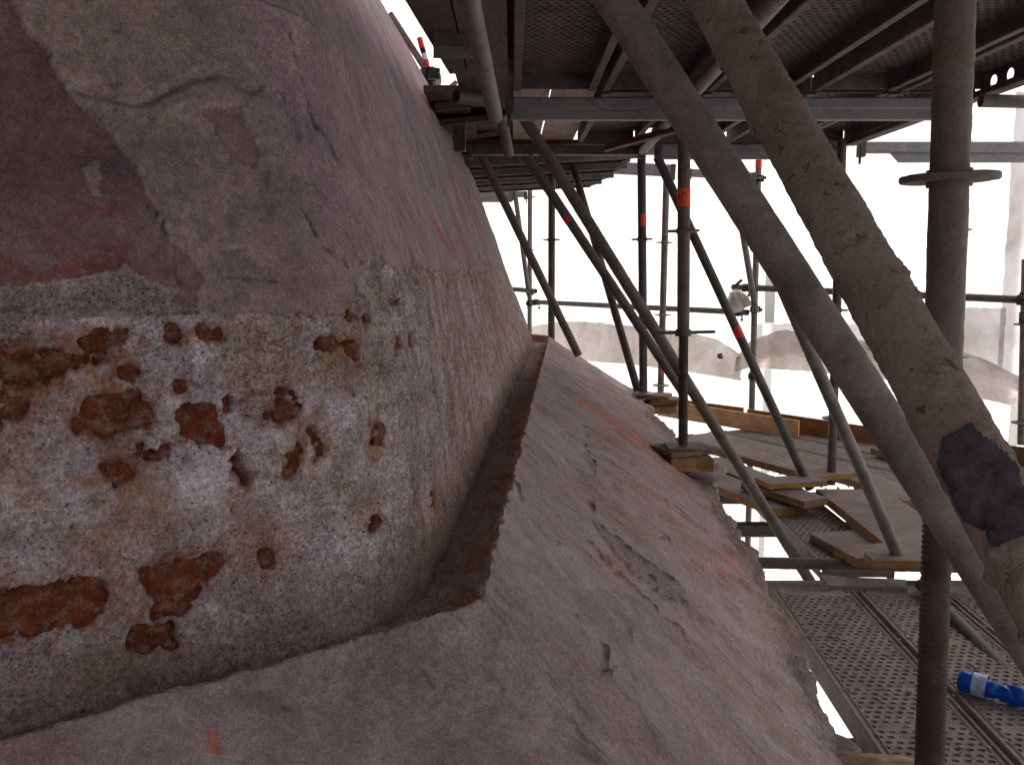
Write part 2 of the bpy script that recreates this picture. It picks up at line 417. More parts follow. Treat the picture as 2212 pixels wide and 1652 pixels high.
print('c1', c1); print('c2', c2)
tail = [(3, 1.85), (4, 2.75), (5, 3.75), (6, 4.9), (6.7, 6.0)]
c2 = c2+tail
h1, s1 = map(list, zip(*c1)); h2, s2 = map(list, zip(*c2))
def sk(k, h):
    b = np.interp(h, h2, s2)
    # light smoothing of the kinks
    b = (np.interp(h-.06, h2, s2)+b+np.interp(h+.06, h2, s2))/3
    if k in (3, 4): return b
    hm = h1[-1]; lo = (np.interp(h-.05, h1, s1)+np.interp(h, h1, s1)+np.interp(np.minimum(h+.05, hm), h1, s1))/3
    b0 = np.interp(hm, h2, s2)
    return np.where(h < hm, lo, s1[-1]+(b-b0)*(6.05-s1[-1])/(6.05-b0))

def path_weights(spec, r):
    """samples along the plan polyline: rows of corner weights and a constant offset"""
    Wt, off, tau = [], [], []
    for kind, k, ts in spec:
        a, b = k, (k+1) % nK; d = K[b]-K[a]; d = d/np.linalg.norm(d)
        if kind == 'edge':
            for t in ts:
                w = np.zeros(nK); w[a] = 1-t; w[b] = t; Wt.append(w)
                off.append(d*r.get(a, 0)*(1-t)-d*r.get(b, 0)*t); tau.append(k+t)
        else:
            dp = K[k]-K[k-1]; dp = dp/np.linalg.norm(dp); dn = d; rr = r[k]
            for t in ts:
                w = np.zeros(nK); w[k] = 1; Wt.append(w)
                off.append(-dp*rr*(1-t)**2+dn*rr*t**2); tau.append(k+0.0)
    return np.array(Wt), np.array(off), np.array(tau)
def geo_ts(n0, L, s0, s1):
    x = [0.0]; s = s0; k = (s1/s0)**(1/n0)
    while x[-1] < L:
        x.append(x[-1]+s); s = min(s*k, s1)
    x = np.array(x); return x/x[-1]
STEP = .0032
rw = {2: .17, 3: .12}
tsA = np.concatenate([np.linspace(0, .70, 24)[:-1], .70+np.linspace(0, 1, int(1.4/STEP/1.0))*.30])
tsB = geo_ts(420, LB-.29, STEP, .016)
spec = [('edge', 7, np.linspace(0, .9, 8)), ('edge', 0, np.linspace(0, .9, 10)), ('edge', 1, tsA[:-1]), ('arc', 2, np.linspace(0, 1, 90)[:-1]),
        ('edge', 2, tsB[:-1]), ('arc', 3, np.linspace(0, 1, 14)[:-1]), ('edge', 3, np.linspace(0, .95, 40)),
        ('edge', 4, np.linspace(0, .9, 8)), ('edge', 5, np.linspace(0, .9, 8)), ('edge', 6, np.linspace(0, 1, 8))]
Wt, off, tau = path_weights(spec, rw)
hs_ = np.concatenate([np.linspace(-.10, 1.02, int(1.12/STEP)), 1.02+np.cumsum(np.linspace(STEP, .011, 170)), ])
hs_ = np.concatenate([hs_, np.linspace(hs_[-1]+.03, 6.7, 46)])
Ck = np.stack([np.stack([K[k][0]+BI[k][0]*sk(k, hs_), K[k][1]+BI[k][1]*sk(k, hs_), zg+hs_], -1) for k in range(nK)])   # k,h,3
P = np.einsum('uk,khc->uhc', Wt, Ck)+off[:, None, :]
nu, nh = P.shape[:2]
def normals(P):
    du = np.gradient(P, axis=0); dv = np.gradient(P, axis=1); n = np.cross(du, dv)
    return n/np.maximum(np.linalg.norm(n, axis=-1, keepdims=True), 1e-9)
NW = normals(P)
# foot of the wall runs out into the groove in a soft fillet
H = np.broadcast_to(hs_[None], (nu, nh))
foot = .016*np.exp(-np.maximum(H+.04, 0)/.035)
Hn = NW*np.array((1, 1, 0)); P0 = P+Hn*foot[..., None]
PX, PY, FW = proj(P0)
vis = (FW > .3) & (tau[:, None] > 1.5) & (tau[:, None] < 3.0)
PX = np.where(vis, PX, -9e3)
wob = fbm(P0, 26, 4, 3)
wx = PX+11*fbm(P0, 22, 4, 11)*np.minimum(1.3/FW, 1.6); wy = PY+9*fbm(P0, 22, 4, 12)*np.minimum(1.3/FW, 1.6)
z1 = lambda pts: [(x*.3922, y*.3922) for x, y in pts]
z2 = lambda pts: [(x*.3922, 604.8+y*.3922) for x, y in pts]
z3 = lambda pts: [(604.8+x*.3138, 432+y*.3138) for x, y in pts]
z4 = lambda pts: [(777.6+x*.3922, 864+y*.3922) for x, y in pts]
z5 = lambda pts: [(x*.3906, 1123+y*.3906) for x, y in pts]
def blob(px, py, cx, cy, rx, ry): return np.exp(-((px-cx)/rx)**2-((py-cy)/ry)**2)
# --- zones
paintA = in_poly(wx, wy, z1([(-400, -400), (40, -400), (60, 0), (95, 60), (150, 180), (260, 270), (265, 340), (330, 420), (400, 520), (520, 660), (600, 730), (720, 910), (800, 1030), (860, 1180), (930, 1360), (1000, 1590), (900, 1560), (800, 1540), (700, 1490), (560, 1510), (420, 1550), (150, 1560), (-400, 1560)])).astype(float)
lower_half = sstep(330, 440, wy)
inner = in_poly(wx, wy, z1([(1180, 560), (1340, 560), (1440, 860), (1410, 930), (1300, 870), (1220, 760), (1110, 600)])).astype(float)
inner2 = in_poly(wx, wy, z1([(1190, 1370), (1300, 1380), (1430, 1480), (1540, 1545), (1250, 1550)])).astype(float)
inner3 = in_poly(wx, wy, z1([(920, 1340), (1050, 1420), (1110, 1540), (1080, 1680), (1050, 1820), (830, 1740), (980, 1580)])).astype(float)
niche = in_poly(wx, wy, z1([(400, 470), (620, 505), (730, 530), (850, 520), (960, 460), (1060, 400), (1180, 370), (1330, 410), (1450, 440), (1575, 510), (1650, 750), (1785, 1365), (1900, 1700), (820, 1700), (900, 1400), (840, 1110), (720, 910), (600, 730)])).astype(float)
panel = in_poly(wx, wy, z1([(760, 900), (800, 780), (870, 680), (940, 600), (1050, 550), (1180, 560), (1280, 545), (1350, 590), (1400, 700), (1440, 850), (1500, 1150), (1480, 1500), (1100, 1500), (900, 1200)])).astype(float)
lightpatch = in_poly(wx, wy, z1([(440, 910), (540, 890), (575, 960), (575, 1090), (520, 1090), (500, 990)])).astype(float)
edge_line = np.interp(PX, [0, 150, 315, 506, 667, 745, 765, 800, 870, 960, 1060, 1120], [684, 685, 677, 673, 679, 679, 640, 562, 574, 588, 578, 602])
edge_line = edge_line+7*fbm(P0, 18, 4, 21)
below = sstep(-2.0, 2.5, PY-edge_line)*(PX > -800)
band = in_poly(wx, wy, z2([(-300, 20), (420, 15), (600, 0), (850, 10), (900, 70), (1100, 140), (1110, 175), (-300, 200)])).astype(float)
tB = sstep(740, 980, PX)           # how far round onto the receding facet
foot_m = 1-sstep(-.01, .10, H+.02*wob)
# --- relief
n_big = fbm(P0, 3.2, 4, 31); n_mid = fbm(P0, 15, 5, 41); n_fin = fbm(P0, 75, 4, 51, .6)
tdir = np.array((1, 1, .22))
arc = np.r_[0, np.cumsum(np.linalg.norm(np.diff(P0[:, 40], axis=0), axis=1))]
SQ = np.stack([np.broadcast_to(arc[:, None], H.shape), 0*H, H*.07+.02*fbm(P0, 2, 2, 60)], -1)
streak = fbm(SQ*np.array((1, 1, 2.2)), 42, 4, 61); streak2 = fbm(SQ, 9, 5, 66, .6)
D = .007*n_big+(.0020+.0015*below)*n_mid*(1-.6*paintA)+.0008*n_fin
D += below*(-.007+.0065*fbm(P0, 24, 5, 71, .62)*(1-.5*tB)+.0022*n_fin)
D += below*tB*(.0050*streak+.003*fbm(P0*np.array((1, 1, .3)), 60, 3, 77))
D -= .0085*paintA*(1-lower_half*.7)
D -= .0050*niche*(1-sstep(230, 420, wy)) ; D += .0022*niche*0
D -= .0035*panel*(1-sstep(430, 560, wy)); D -= .003*inner+.0035*inner2+.003*inner3; D += .003*lightpatch
D -= .0035*band
ridge = z1([(760, 950), (765, 830), (800, 760), (870, 670), (940, 590), (1050, 545)])
D += .003*np.exp(-(dist_line(wx, wy, ridge, 40)/9)**2)
led = z1([(380, 455), (520, 490), (620, 505), (730, 530), (850, 520), (960, 460), (1060, 400), (1180, 370), (1240, 372), (1330, 410), (1450, 445)])
D -= .008*np.exp(-(dist_line(wx, wy-5, led, 50)/9)**2)
vx_, vy_ = PX+4*fbm(P0, 60, 3, 81), PY+4*fbm(P0, 60, 3, 82)
cracks = [(z1([(1575, 1030), (1640, 1120), (1720, 1240), (1785, 1365), (1830, 1400)]), 2.2, 1), (z1([(1580, 0), (1600, 200), (1650, 380), (1700, 600), (1740, 680), (1785, 750), (1860, 880)]), 2.4, .75),
    (z1([(735, 930), (800, 1030), (840, 1110), (880, 1200), (925, 1340)]), 1.6, .8), (z1([(1180, 0), (1215, 60), (1245, 75)]), 3, 1),
    (z1([(1510, 490), (1575, 510), (1600, 600), (1650, 750), (1700, 880)]), 1.3, .6), (z1([(940, 1400), (970, 1480), (1000, 1570)]), 1.4, .8),
    (z1([(1850, 1370), (1880, 1400), (1910, 1460)]), 2.6, 1), (z1([(885, 1255), (905, 1300), (930, 1360)]), 1.4, .7), (z1([(620, 150), (650, 160), (660, 170)]), 3, .8),
    (z2([(195, 875), (225, 970), (260, 1040), (340, 1080), (385, 1180), (380, 1290)]), 1.5, .9), (z2([(1365, 1110), (1375, 1150)]), 1.6, 1),
    (z2([(1140, 85), (1150, 130), (1190, 180)]), 1.4, .7), (z3([(510, 395), (540, 430), (600, 420)]), 2, .8), (z3([(700, 400), (750, 440), (820, 455)]), 2, .9),
    (z3([(930, 410), (950, 455), (1050, 475), (1130, 490), (1240, 490)]), 1.8, .95), (z3([(1360, 370), (1400, 440), (1450, 450), (1490, 530)]), 2, .8),
    (z3([(815, 535), (830, 600)]), 2.5, 1), (z3([(530, 570), (550, 610)]), 4, 1), (z3([(930, 460), (970, 580)]), 2, .5), (z3([(900, 810), (925, 880)]), 1.8, .6),
    (z3([(1090, 740), (1150, 880)]), 2, .6), (z3([(1060, 1270), (1100, 1330)]), 2, .7), (z3([(1140, 1360), (1130, 1410)]), 2.2, .8), (z3([(730, 1000), (800, 1090)]), 1.8, .5),
    (z3([(120, 0), (230, 200), (300, 330)]), 2, .6), (z3([(385, 340), (440, 430), (470, 460)]), 2.4, .8), (z3([(675, 820), (700, 880)]), 2.6, 1), (z2([(0, 205), (380, 208), (800, 188), (1290, 178), (1700, 192), (1900, 192)]), 1.6, .55),
    (z5([(840, 500), (1000, 470), (1180, 425)]), 1.5, .7), (z5([(870, 620), (890, 700)]), 1.5, .8), (z5([(990, 620), (1060, 680)]), 1.5, .8), (z2([(1300, 690), (1450, 610), (1720, 550)]), 1.6, .6)]
crk = np.zeros(P0.shape[:2])
for pts, w, a in cracks:
    d = dist_line(vx_, vy_, pts, 20); crk = np.maximum(crk, a*np.exp(-(d/(w*.75))**2)*np.clip(.55+1.4*fbm(P0, 34, 2, 91), 0, 1))
D -= .008*crk
# --- bricks showing through the mortar
BR = [(z2([(0, 290), (95, 285), (95, 300), (60, 312), (0, 308)]), 1), (z2([(-60, 655), (0, 652), (90, 650), (162, 690), (152, 722), (60, 772), (-60, 812)]), 1), (z2([(1545, 600), (1600, 598), (1662, 650), (1652, 742), (1600, 762), (1568, 680)]), 1), (z2([(1850, 690), (1885, 700), (1890, 735), (1840, 730)]), 1), (z2([(1640, 440), (1665, 425), (1660, 455), (1620, 458)]), 1), (z2([(262, 298), (310, 300), (325, 327), (280, 327)]), 1),
    (z2([(430, 330), (540, 278), (640, 258), (705, 260), (718, 292), (700, 322), (620, 345), (590, 385), (470, 370)]), 1),
    (z2([(-60, 405), (0, 400), (150, 383), (300, 383), (430, 400), (620, 393), (570, 440), (440, 475), (300, 545), (180, 585), (60, 603), (-60, 595)]), 1),
    (z2([(678, 465), (740, 450), (768, 480), (772, 553), (740, 560), (700, 545)]), 1),
    (z2([(420, 838), (455, 750), (440, 700), (520, 650), (640, 633), (700, 613), (780, 636), (822, 690), (848, 792), (700, 812), (600, 858), (480, 828)]), 1),
    (z2([(1000, 725), (1060, 698), (1150, 686), (1210, 740), (1252, 850), (1250, 928), (1160, 908), (1050, 855)]), 1),
    (z2([(905, 292), (935, 238), (1002, 238), (1017, 300), (992, 334), (930, 324)]), 1), (z2([(1093, 300), (1110, 252), (1150, 262), (1158, 300), (1112, 322)]), 1),
    (z2([(1158, 280), (1210, 250), (1232, 290), (1217, 318), (1168, 307)]), 1), (z2([(1390, 255), (1452, 242), (1455, 268), (1410, 273)]), 1),
    (z2([(1530, 288), (1570, 285), (1600, 300), (1560, 312)]), 1), (z2([(1636, 276), (1650, 232), (1670, 284)]), 1), (z2([(1775, 268), (1835, 248), (1800, 280)]), 1),
    (z2([(1750, 352), (1790, 322), (1870, 318), (1892, 360), (1850, 383), (1780, 374)]), 1), (z2([(1908, 342), (1970, 338), (1982, 430), (1950, 455)]), 1),
    (z2([(1258, 648), (1302, 642), (1288, 702), (1252, 718)]), 2), (z2([(1253, 745), (1285, 742), (1294, 792), (1263, 794)]), 2),
    (z2([(1450, 732), (1570, 740), (1578, 778), (1460, 760)]), 1), (z2([(1578, 868), (1640, 888), (1682, 930), (1672, 1000), (1640, 1075), (1590, 1078), (1602, 990), (1573, 930)]), 1),
    (z2([(1308, 925), (1342, 928), (1372, 1035), (1402, 1070), (1510, 1082), (1440, 1108), (1358, 1114), (1322, 1045)]), 2),
    (z2([(1700, 828), (1770, 818), (1803, 880), (1792, 985), (1758, 992), (1776, 900)]), 1), (z2([(750, 922), (860, 938), (965, 932), (955, 958), (850, 964), (780, 954)]), 1),
    (z2([(578, 1040), (680, 1028), (772, 1060), (700, 1120), (650, 1160), (640, 1110), (590, 1085)]), 1), (z2([(965, 545), (1015, 538), (1012, 595), (972, 603)]), 1),
    (z5([(-60, 405), (0, 405), (200, 375), (400, 343), (560, 343), (602, 400), (565, 520), (450, 592), (330, 602), (180, 645), (-60, 672)]), 1),
    (z5([(800, 275), (1060, 233), (1150, 198), (1260, 178), (1278, 205), (1238, 300), (1142, 345), (1142, 412), (1040, 462), (880, 492), (830, 400)]), 1),
    (z5([(1450, 190), (1500, 165), (1533, 210), (1528, 262), (1470, 273)]), 1), (z5([(850, 512), (940, 480), (1072, 478), (1050, 542), (960, 562), (870, 572)]), 1),
    (z3([(835, 950), (855, 925), (878, 1000), (850, 1035)]), 1), (z3([(918, 920), (945, 900), (970, 960), (930, 1015)]), 1), (z3([(478, 760), (500, 745), (520, 820), (490, 815)]), 1), (z3([(588, 795), (630, 790), (635, 830), (600, 845)]), 1),
    (z3([(275, 950), (420, 945), (430, 1010), (300, 1000)]), 1), (z4([(80, 118), (140, 108), (160, 180), (170, 240), (120, 230), (75, 240)]), 1), (z4([(72, 648), (122, 640), (137, 700), (100, 724)]), 1),
    (z5([(730, 690), (770, 612), (870, 602), (900, 690), (850, 740), (760, 730)]), 1), (z5([(905, 600), (960, 575), (1050, 645), (1045, 690), (960, 720), (900, 690)]), 1),
    (z3([(690, 1540), (720, 1500), (750, 1560), (745, 1640), (720, 1640)]), 1), (z4([(400, 520), (425, 525), (425, 580), (410, 590)]), 1), (z3([(790, 695), (870, 672), (860, 690), (800, 710)]), 1), (z4([(1100, -300)]*3, ), 0)]
BR = [b for b in BR if b[1]]
# hollows: niche-like broken socket ring near the middle
pits = np.zeros(P0.shape[:2]); brick_regions = []
bx_, by_ = PX+(4.5*fbm(P0, 42, 3, 101)+8*fbm(P0, 120, 3, 103))*np.minimum(1.2/FW, 1.5), PY+(4*fbm(P0, 42, 3, 102)+7*fbm(P0, 120, 3, 104))*np.minimum(1.2/FW, 1.5)
smear = fbm(P0*np.array((1, 1, 1.5)), 36, 5, 105, .68)
for poly, kind in BR:
    m = in_poly(bx_, by_, poly) & (smear > (-.30 if len(poly) > 5 else -.6))
    if m.sum() < 12: continue
    ii, jj = np.where(m); brick_regions.append((ii.min(), ii.max(), jj.min(), jj.max(), kind)); pits = np.maximum(pits, m*1.0)
ps = pits.copy()
for _ in range(1):
    ps[1:-1, 1:-1] = (ps[1:-1, 1:-1]*2+ps[2:, 1:-1]+ps[:-2, 1:-1]+ps[1:-1, 2:]+ps[1:-1, :-2])/6
D0 = D.copy(); D = D-.026*ps
# smooth boss left by the round socket
boss = blob(PX, PY, 590, 960, 60, 40); D += .006*boss*(1-ps)
P1 = P0+NW*D[..., None]

# --- albedo
def lerp(a, b, t): return a+(b-a)*t[..., None]
def C(*c): return np.array(c, float)
alb = lerp(np.broadcast_to(C(.365, .295, .265), P0.shape).copy(), C(.315, .25, .235), sstep(-.5, .6, fbm(P0, 4, 5, 111)))
pa_col = lerp(np.broadcast_to(C(.25, .172, .175), P0.shape).copy(), C(.20, .13, .135), sstep(-.4, .5, fbm(P0, 6, 5, 112)))
alb = lerp(alb, pa_col, paintA)
red = (blob(PX, PY, 280, 560, 75, 45)*1.1+blob(PX, PY, 250, 455, 30, 18)*.9+blob(PX, PY, 110, 590, 190, 26)*1.0+blob(PX, PY, 30, 480, 75, 60)*.6+blob(PX, PY, 150, 450, 60, 35)*.5+blob(PX, PY, 60, 545, 120, 50)*.4)*paintA
red = np.clip(red*1.15*sstep(-.05, .42, fbm(P0*np.array((1, 1, 1.7)), 15, 6, 113, .68)+.12), 0, 1)*.85
alb = lerp(alb, C(.25, .075, .068), red)
for m, c, a in ((inner, C(.27, .19, .19), .8), (inner2, C(.24, .20, .195), .8), (inner3, C(.24, .155, .165), .85), (lightpatch, C(.38, .31, .28), .9)): alb = lerp(alb, c, m*a)
# receding facet above: smooth mauve with running streaks
mauve = lerp(np.broadcast_to(C(.36, .275, .29), P0.shape).copy(), C(.30, .185, .195), sstep(-.1, .55, streak2))
mauve = lerp(mauve, C(.31, .31, .33), sstep(.15, .6, fbm(SQ, 7, 5, 67, .6))*.6)
upB = sstep(640, 760, PX+(PY-300)*-.33+100)*(1-below)
alb = lerp(alb, mauve, upB*.85)
alb = lerp(alb, C(.42, .15, .10), np.exp(-(dist_line(PX, PY, z3([(1050, 140), (1120, 270), (1190, 400)]), 40)/7)**2)*.6)
alb = lerp(alb, C(.42, .15, .10), np.exp(-(dist_line(PX, PY, z3([(1260, 280), (1310, 400), (1350, 500)]), 40)/6)**2)*.4)
# bare mortar
mort = lerp(np.broadcast_to(C(.66, .625, .63), P0.shape).copy(), C(.44, .36, .325), sstep(-.15, .6, fbm(P0, 9, 5, 121)))
mort = lerp(mort, C(.47, .43, .43), sstep(.1, .6, fbm(P0, 22, 4, 122)))
mortB = lerp(np.broadcast_to(C(.46, .39, .38), P0.shape).copy(), C(.34, .26, .23), sstep(-.2, .5, streak))
mort = lerp(mort, mortB, tB)
alb = lerp(alb, mort, below)
alb = lerp(alb, C(.33, .30, .285), band*(1-below)*.9)
dust = np.zeros(P0.shape[:2])
for cx, cy, rx, ry, a in ((215, 1030, 140, 55, .75), (470, 1040, 95, 50, .6), (180, 730, 70, 25, .8), (210, 790, 80, 30, .8), (30, 900, 70, 60, .7), (390, 850, 35, 30, .6), (350, 1090, 120, 60, .35), (20, 1060, 60, 60, .5), (110, 1480, 130, 60, .4),
    (640, 890, 45, 30, .8), (690, 860, 40, 40, .55), (700, 990, 40, 60, .4), (820, 960, 25, 60, .7), (560, 1170, 60, 60, .4), (330, 1410, 60, 45, .7), (190, 1150, 120, 50, .45), (60, 1240, 120, 60, .3), (1090, 700, 40, 60, .35), (1010, 600, 100, 16, .3), (760, 740, 30, 40, .5), (640, 1250, 60, 40, .35), (735, 760, 28, 20, .7), (770, 800, 30, 60, .4), (90, 800, 150, 45, .5), (250, 900, 70, 60, .5), (430, 900, 60, 55, .5), (110, 1300, 170, 60, .5), (390, 1300, 110, 70, .55), (330, 715, 200, 16, .35), (620, 960, 90, 60, .35), (470, 730, 60, 18, .4)):
    dust += a*blob(PX, PY, cx, cy, rx, ry)
dn = sstep(-.15, .38, fbm(P0, 24, 5, 131, .65)+.35*fbm(P0, 85, 3, 136)+.08)
alb = lerp(alb, lerp(np.broadcast_to(C(.40, .18, .11), P0.shape), C(.42, .26, .14), sstep(-.2, .4, fbm(P0, 12, 3, 137))), np.clip(dust*dn*1.25, 0, .9)*below)
alb = lerp(alb, C(.40, .30, .20), np.clip(sstep(.15, .6, fbm(P0, 7, 4, 132))*.5, 0, 1)*below*(1-tB))
flecks = sstep(.5, .75, fbm(P0*np.array((1, 1, .45)), 46, 3, 133))*below*(.25+.75*tB)
alb = lerp(alb, C(.33, .14, .09), flecks*.6)
blk = sstep(.50, .62, fbm(P0, 62, 3, 134))*below*(1-tB)*sstep(-.3, .4, fbm(P0, 7, 2, 135)); alb = lerp(alb, C(.36, .15, .09), blk*.7)
rimA = np.zeros(P0.shape[:2]); pa_b = paintA.copy()
for _ in range(3): pa_b[1:-1, 1:-1] = (pa_b[2:, 1:-1]+pa_b[:-2, 1:-1]+pa_b[1:-1, 2:]+pa_b[1:-1, :-2])/4
alb = lerp(alb, C(.50, .43, .40), np.clip(pa_b*(1-paintA)*2.2, 0, 1)*sstep(-.4, .3, n_mid)*.8)
for k_, (m_, w_) in enumerate(((panel, .5), (inner, .7), (inner2, .8), (inner3, .7), (lightpatch, .8))):
    b_m = m_.copy()
    for _ in range(2): b_m[1:-1, 1:-1] = (b_m[2:, 1:-1]+b_m[:-2, 1:-1]+b_m[1:-1, 2:]+b_m[1:-1, :-2])/4
    alb = lerp(alb, C(.47, .40, .37), np.clip(b_m*(1-m_)*2, 0, 1)*sstep(-.1, .5, fbm(P0, 12, 3, 140+k_))*w_)
alb = lerp(alb, C(.19, .16, .16), sstep(.42, .62, fbm(P0, 55, 4, 150))*sstep(0, .5, fbm(P0, 5, 3, 151))*.55*(1-below))
alb = lerp(alb, C(.30, .22, .18), foot_m*.65)  # browner, darker foot: shade of the groove is painted into the colour
alb = lerp(alb, C(.07, .052, .048), np.clip(crk*1.2, 0, 1)*.75)
hal = pits.copy()
for _ in range(26): hal[1:-1, 1:-1] = (hal[2:, 1:-1]+hal[:-2, 1:-1]+hal[1:-1, 2:]+hal[1:-1, :-2])/4
hn = sstep(-.12, .3, fbm(P0, 70, 4, 138, .7)+.6*fbm(P0, 18, 3, 139)-.1)
alb = lerp(alb, C(.36, .145, .085), np.clip(np.clip(hal*4.5, 0, 1)*hn*(1-ps), 0, 1)*.9)
alb = lerp(alb, C(.20, .09, .05), ps*.8)
alb *= (1+.12*n_mid+.07*n_fin)[..., None]; alb *= np.array((1.0, .93, .99))
grain = np.clip(below*(1-.45*tB)*(1-foot_m*.5)+band*.9+.26, 0, 1)*(1-.7*np.clip(dust, 0, 1))

dome = thing('masonry_dome', (K[2][0], K[2][1], zg), 'plastered brick dome with bare mortar band, peeling pink plaster and flared skirt', 'dome')
def attr(o, name, arr, typ):
    a = o.data.attributes.new(name, typ, 'POINT')
    if typ == 'FLOAT': a.data.foreach_set('value', arr.ravel().astype(np.float32))
    else:
        v = np.ones((arr.reshape(-1, 3).shape[0], 4), np.float32); v[:, :3] = np.clip(arr.reshape(-1, 3), .01, .9); a.data.foreach_set('color', v.ravel())
DL = np.array(dome.location)
fw = grid_faces(nu, nh, False)
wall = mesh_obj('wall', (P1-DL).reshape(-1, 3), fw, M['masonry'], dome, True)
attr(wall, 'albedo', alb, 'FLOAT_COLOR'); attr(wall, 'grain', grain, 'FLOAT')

for bi, (i0, i1, j0, j1, kind) in enumerate(brick_regions):
    i0 = max(i0-3, 0); i1 = min(i1+4, nu-1); j0 = max(j0-3, 0); j1 = min(j1+4, nh-1)
    si = max(1, (i1-i0)//36); sj = max(1, (j1-j0)//22)
    I = np.unique(np.append(np.arange(i0, i1, si), i1)); J = np.unique(np.append(np.arange(j0, j1, sj), j1))
    Q = P0[np.ix_(I, J)]; Nn = NW[np.ix_(I, J)]; Db = D0[i0:i1+1, j0:j1+1].copy(); Mk = pits[i0:i1+1, j0:j1+1].copy()
    for _ in range(25): Db[1:-1, 1:-1] = (Db[2:, 1:-1]+Db[:-2, 1:-1]+Db[1:-1, 2:]+Db[1:-1, :-2])/4
    for _ in range(3): Mk[1:-1, 1:-1] = (Mk[2:, 1:-1]+Mk[:-2, 1:-1]+Mk[1:-1, 2:]+Mk[1:-1, :-2])/4
    Db = Db[np.ix_(I-i0, J-j0)]; Mk = Mk[np.ix_(I-i0, J-j0)]; Dw = D0[np.ix_(I, J)]
    rr = fbm(Q, 40, 4, 200+bi, .6)
    tilt = .004*fbm(Q, 8, 1, 300+bi)
    dep = (.007 if kind == 1 else .02)
    of_ = Db-dep*(.5 if kind == 1 else 1)+.0055*rr+tilt; of_ = np.where(Mk > .25, np.minimum(of_, Dw+.002), np.minimum(of_, Dw-.005))
    top = Q+Nn*of_[..., None]
    back = Q-Nn*.05
    n, m_ = len(I), len(J); V = np.vstack([top.reshape(-1, 3), back.reshape(-1, 3)]); Fc = [tuple(q) for q in grid_faces(n, m_)]
    o = n*m_; bd = [i*m_ for i in range(n)]+[(n-1)*m_+j for j in range(1, m_)]+[i*m_+m_-1 for i in range(n-2, -1, -1)]+[j for j in range(m_-2, 0, -1)]
    for a, b in zip(bd, bd[1:]+bd[:1]): Fc.append((a, o+a, o+b, b))
    mesh_obj('brick', V-DL, Fc, M['brick'], dome, True)

# ------------------------------------------------------------------ skirt of the dome
rs = {2: .035, 3: .05}
tsA2 = np.concatenate([np.linspace(0, .70, 20)[:-1], .70+np.linspace(0, 1, 300)*.30])
tsB2 = geo_ts(360, LB-.085, .0042, .02)
spec2 = [('edge', 0, np.linspace(0, .9, 6)), ('edge', 1, tsA2[:-1]), ('arc', 2, np.linspace(0, 1, 26)[:-1]), ('edge', 2, tsB2[:-1]), ('arc', 3, np.linspace(0, 1, 10)[:-1]), ('edge', 3, np.linspace(0, 1, 40))]
W2, off2, tau2 = path_weights(spec2, rs)
Gp = W2 @ K+off2
nA_ = np.array((dA[1], -dA[0], 0)); nB_ = np.array((dB[1], -dB[0], 0)); n0_ = rot2(nA_, -R(45)); n3_ = rot2(nB_, R(45))
E1 = K[2]-BI[2]*.80; E1[2] = -1.22; E0 = K[1]-BI[1]*.80; E0[2] = -1.22; Em = K[0]-BI[0]*.8; Em[2] = -1.22
tabB = [(1850, 1652, 1.98), (1720, 1400, 2.38), (1640, 1240, 2.78), (1540, 1050, 3.42), (1440, 930, 4.3), (1388, 868, 5.2)]
E2 = aty(1372, 850, 6.05); E3 = K[4]-BI[4]*.75; E3[2] = -.95
tt = [0, 1, 2]; ee = [Em, E0, E1]
for px, py, Y in tabB:
    tt.append(2+(Y-G1[1])/(G2[1]-G1[1])*.93+.02); ee.append(aty(px, py, Y))
tt += [3, 4]; ee += [E2, E3]; ee = np.array(ee)
t2 = tau2.copy()
arcm = np.where(np.abs(W2[:, 2]-1) < 1e-9)[0]
Ep = np.stack([np.interp(t2, tt, ee[:, c]) for c in range(3)], -1)
kn = 9; ker = np.ones(kn)/kn
for c in range(3):
    Ep[:, c] = np.convolve(np.pad(Ep[:, c], kn//2, 'edge'), ker, 'valid')
vv = np.linspace(0, 1, 250)
# rows: groove floor, inner face, top arris, the skirt surface, broken outer edge, underside
n2 = len(Gp)
dirn = Ep-Gp; dirh = dirn*np.array((1, 1, 0)); dirh /= np.linalg.norm(dirh, axis=-1, keepdims=True)
rows = []; zone = []
perp = np.where((tau2 < 2)[:, None], nA_, nB_)*1.0
bl = sstep(2.0, 2.06, tau2)[:, None]*sstep(1.9, 3.1, tau2)[:, None]*0
perp = np.stack([np.interp(tau2, [0, 1, 1.97, 2.0, 2.03, 2.98, 3.02, 4], [a[0], a[1], nA_[q], -BI[2][q], nB_[q], nB_[q], n3_[q], n3_[q]]) for q, a in ((0, (n0_[0], nA_[0])), (1, (n0_[1], nA_[1])))]+[np.zeros(n2)], -1)
perp /= np.linalg.norm(perp, axis=-1, keepdims=True)
for t in np.linspace(0, 1, 34)[:-1]: rows.append(Gp-perp*(.18*(1-t)+.016*t)+np.array((0, 0, -.046-.006*math.sin(t*3.1)))); zone.append(1)
for t in np.linspace(0, 1, 22)[:-1]: rows.append(Gp-perp*.016*(1-t)**.8+np.array((0, 0, -.046*(1-t)**1.2))); zone.append(1)
for v in vv:
    p = Gp*(1-v)+Ep*v; p = p.copy(); p[:, 2] = Gp[:, 2]+(Ep[:, 2]-Gp[:, 2])*(v**.93)+.012*math.sin(v*math.pi)
    rows.append(p); zone.append(0)
for t in np.linspace(0, 1, 16)[1:]: rows.append(Ep+dirh*(.012*math.sin(t*3))+np.array((0, 0, -.10*t))-dirh*.05*t*t); zone.append(2)
for t in np.linspace(0, 1, 10)[1:]: rows.append(Ep-dirh*(.05+.55*t)+np.array((0, 0, -.10-.02*t))); zone.append(3)
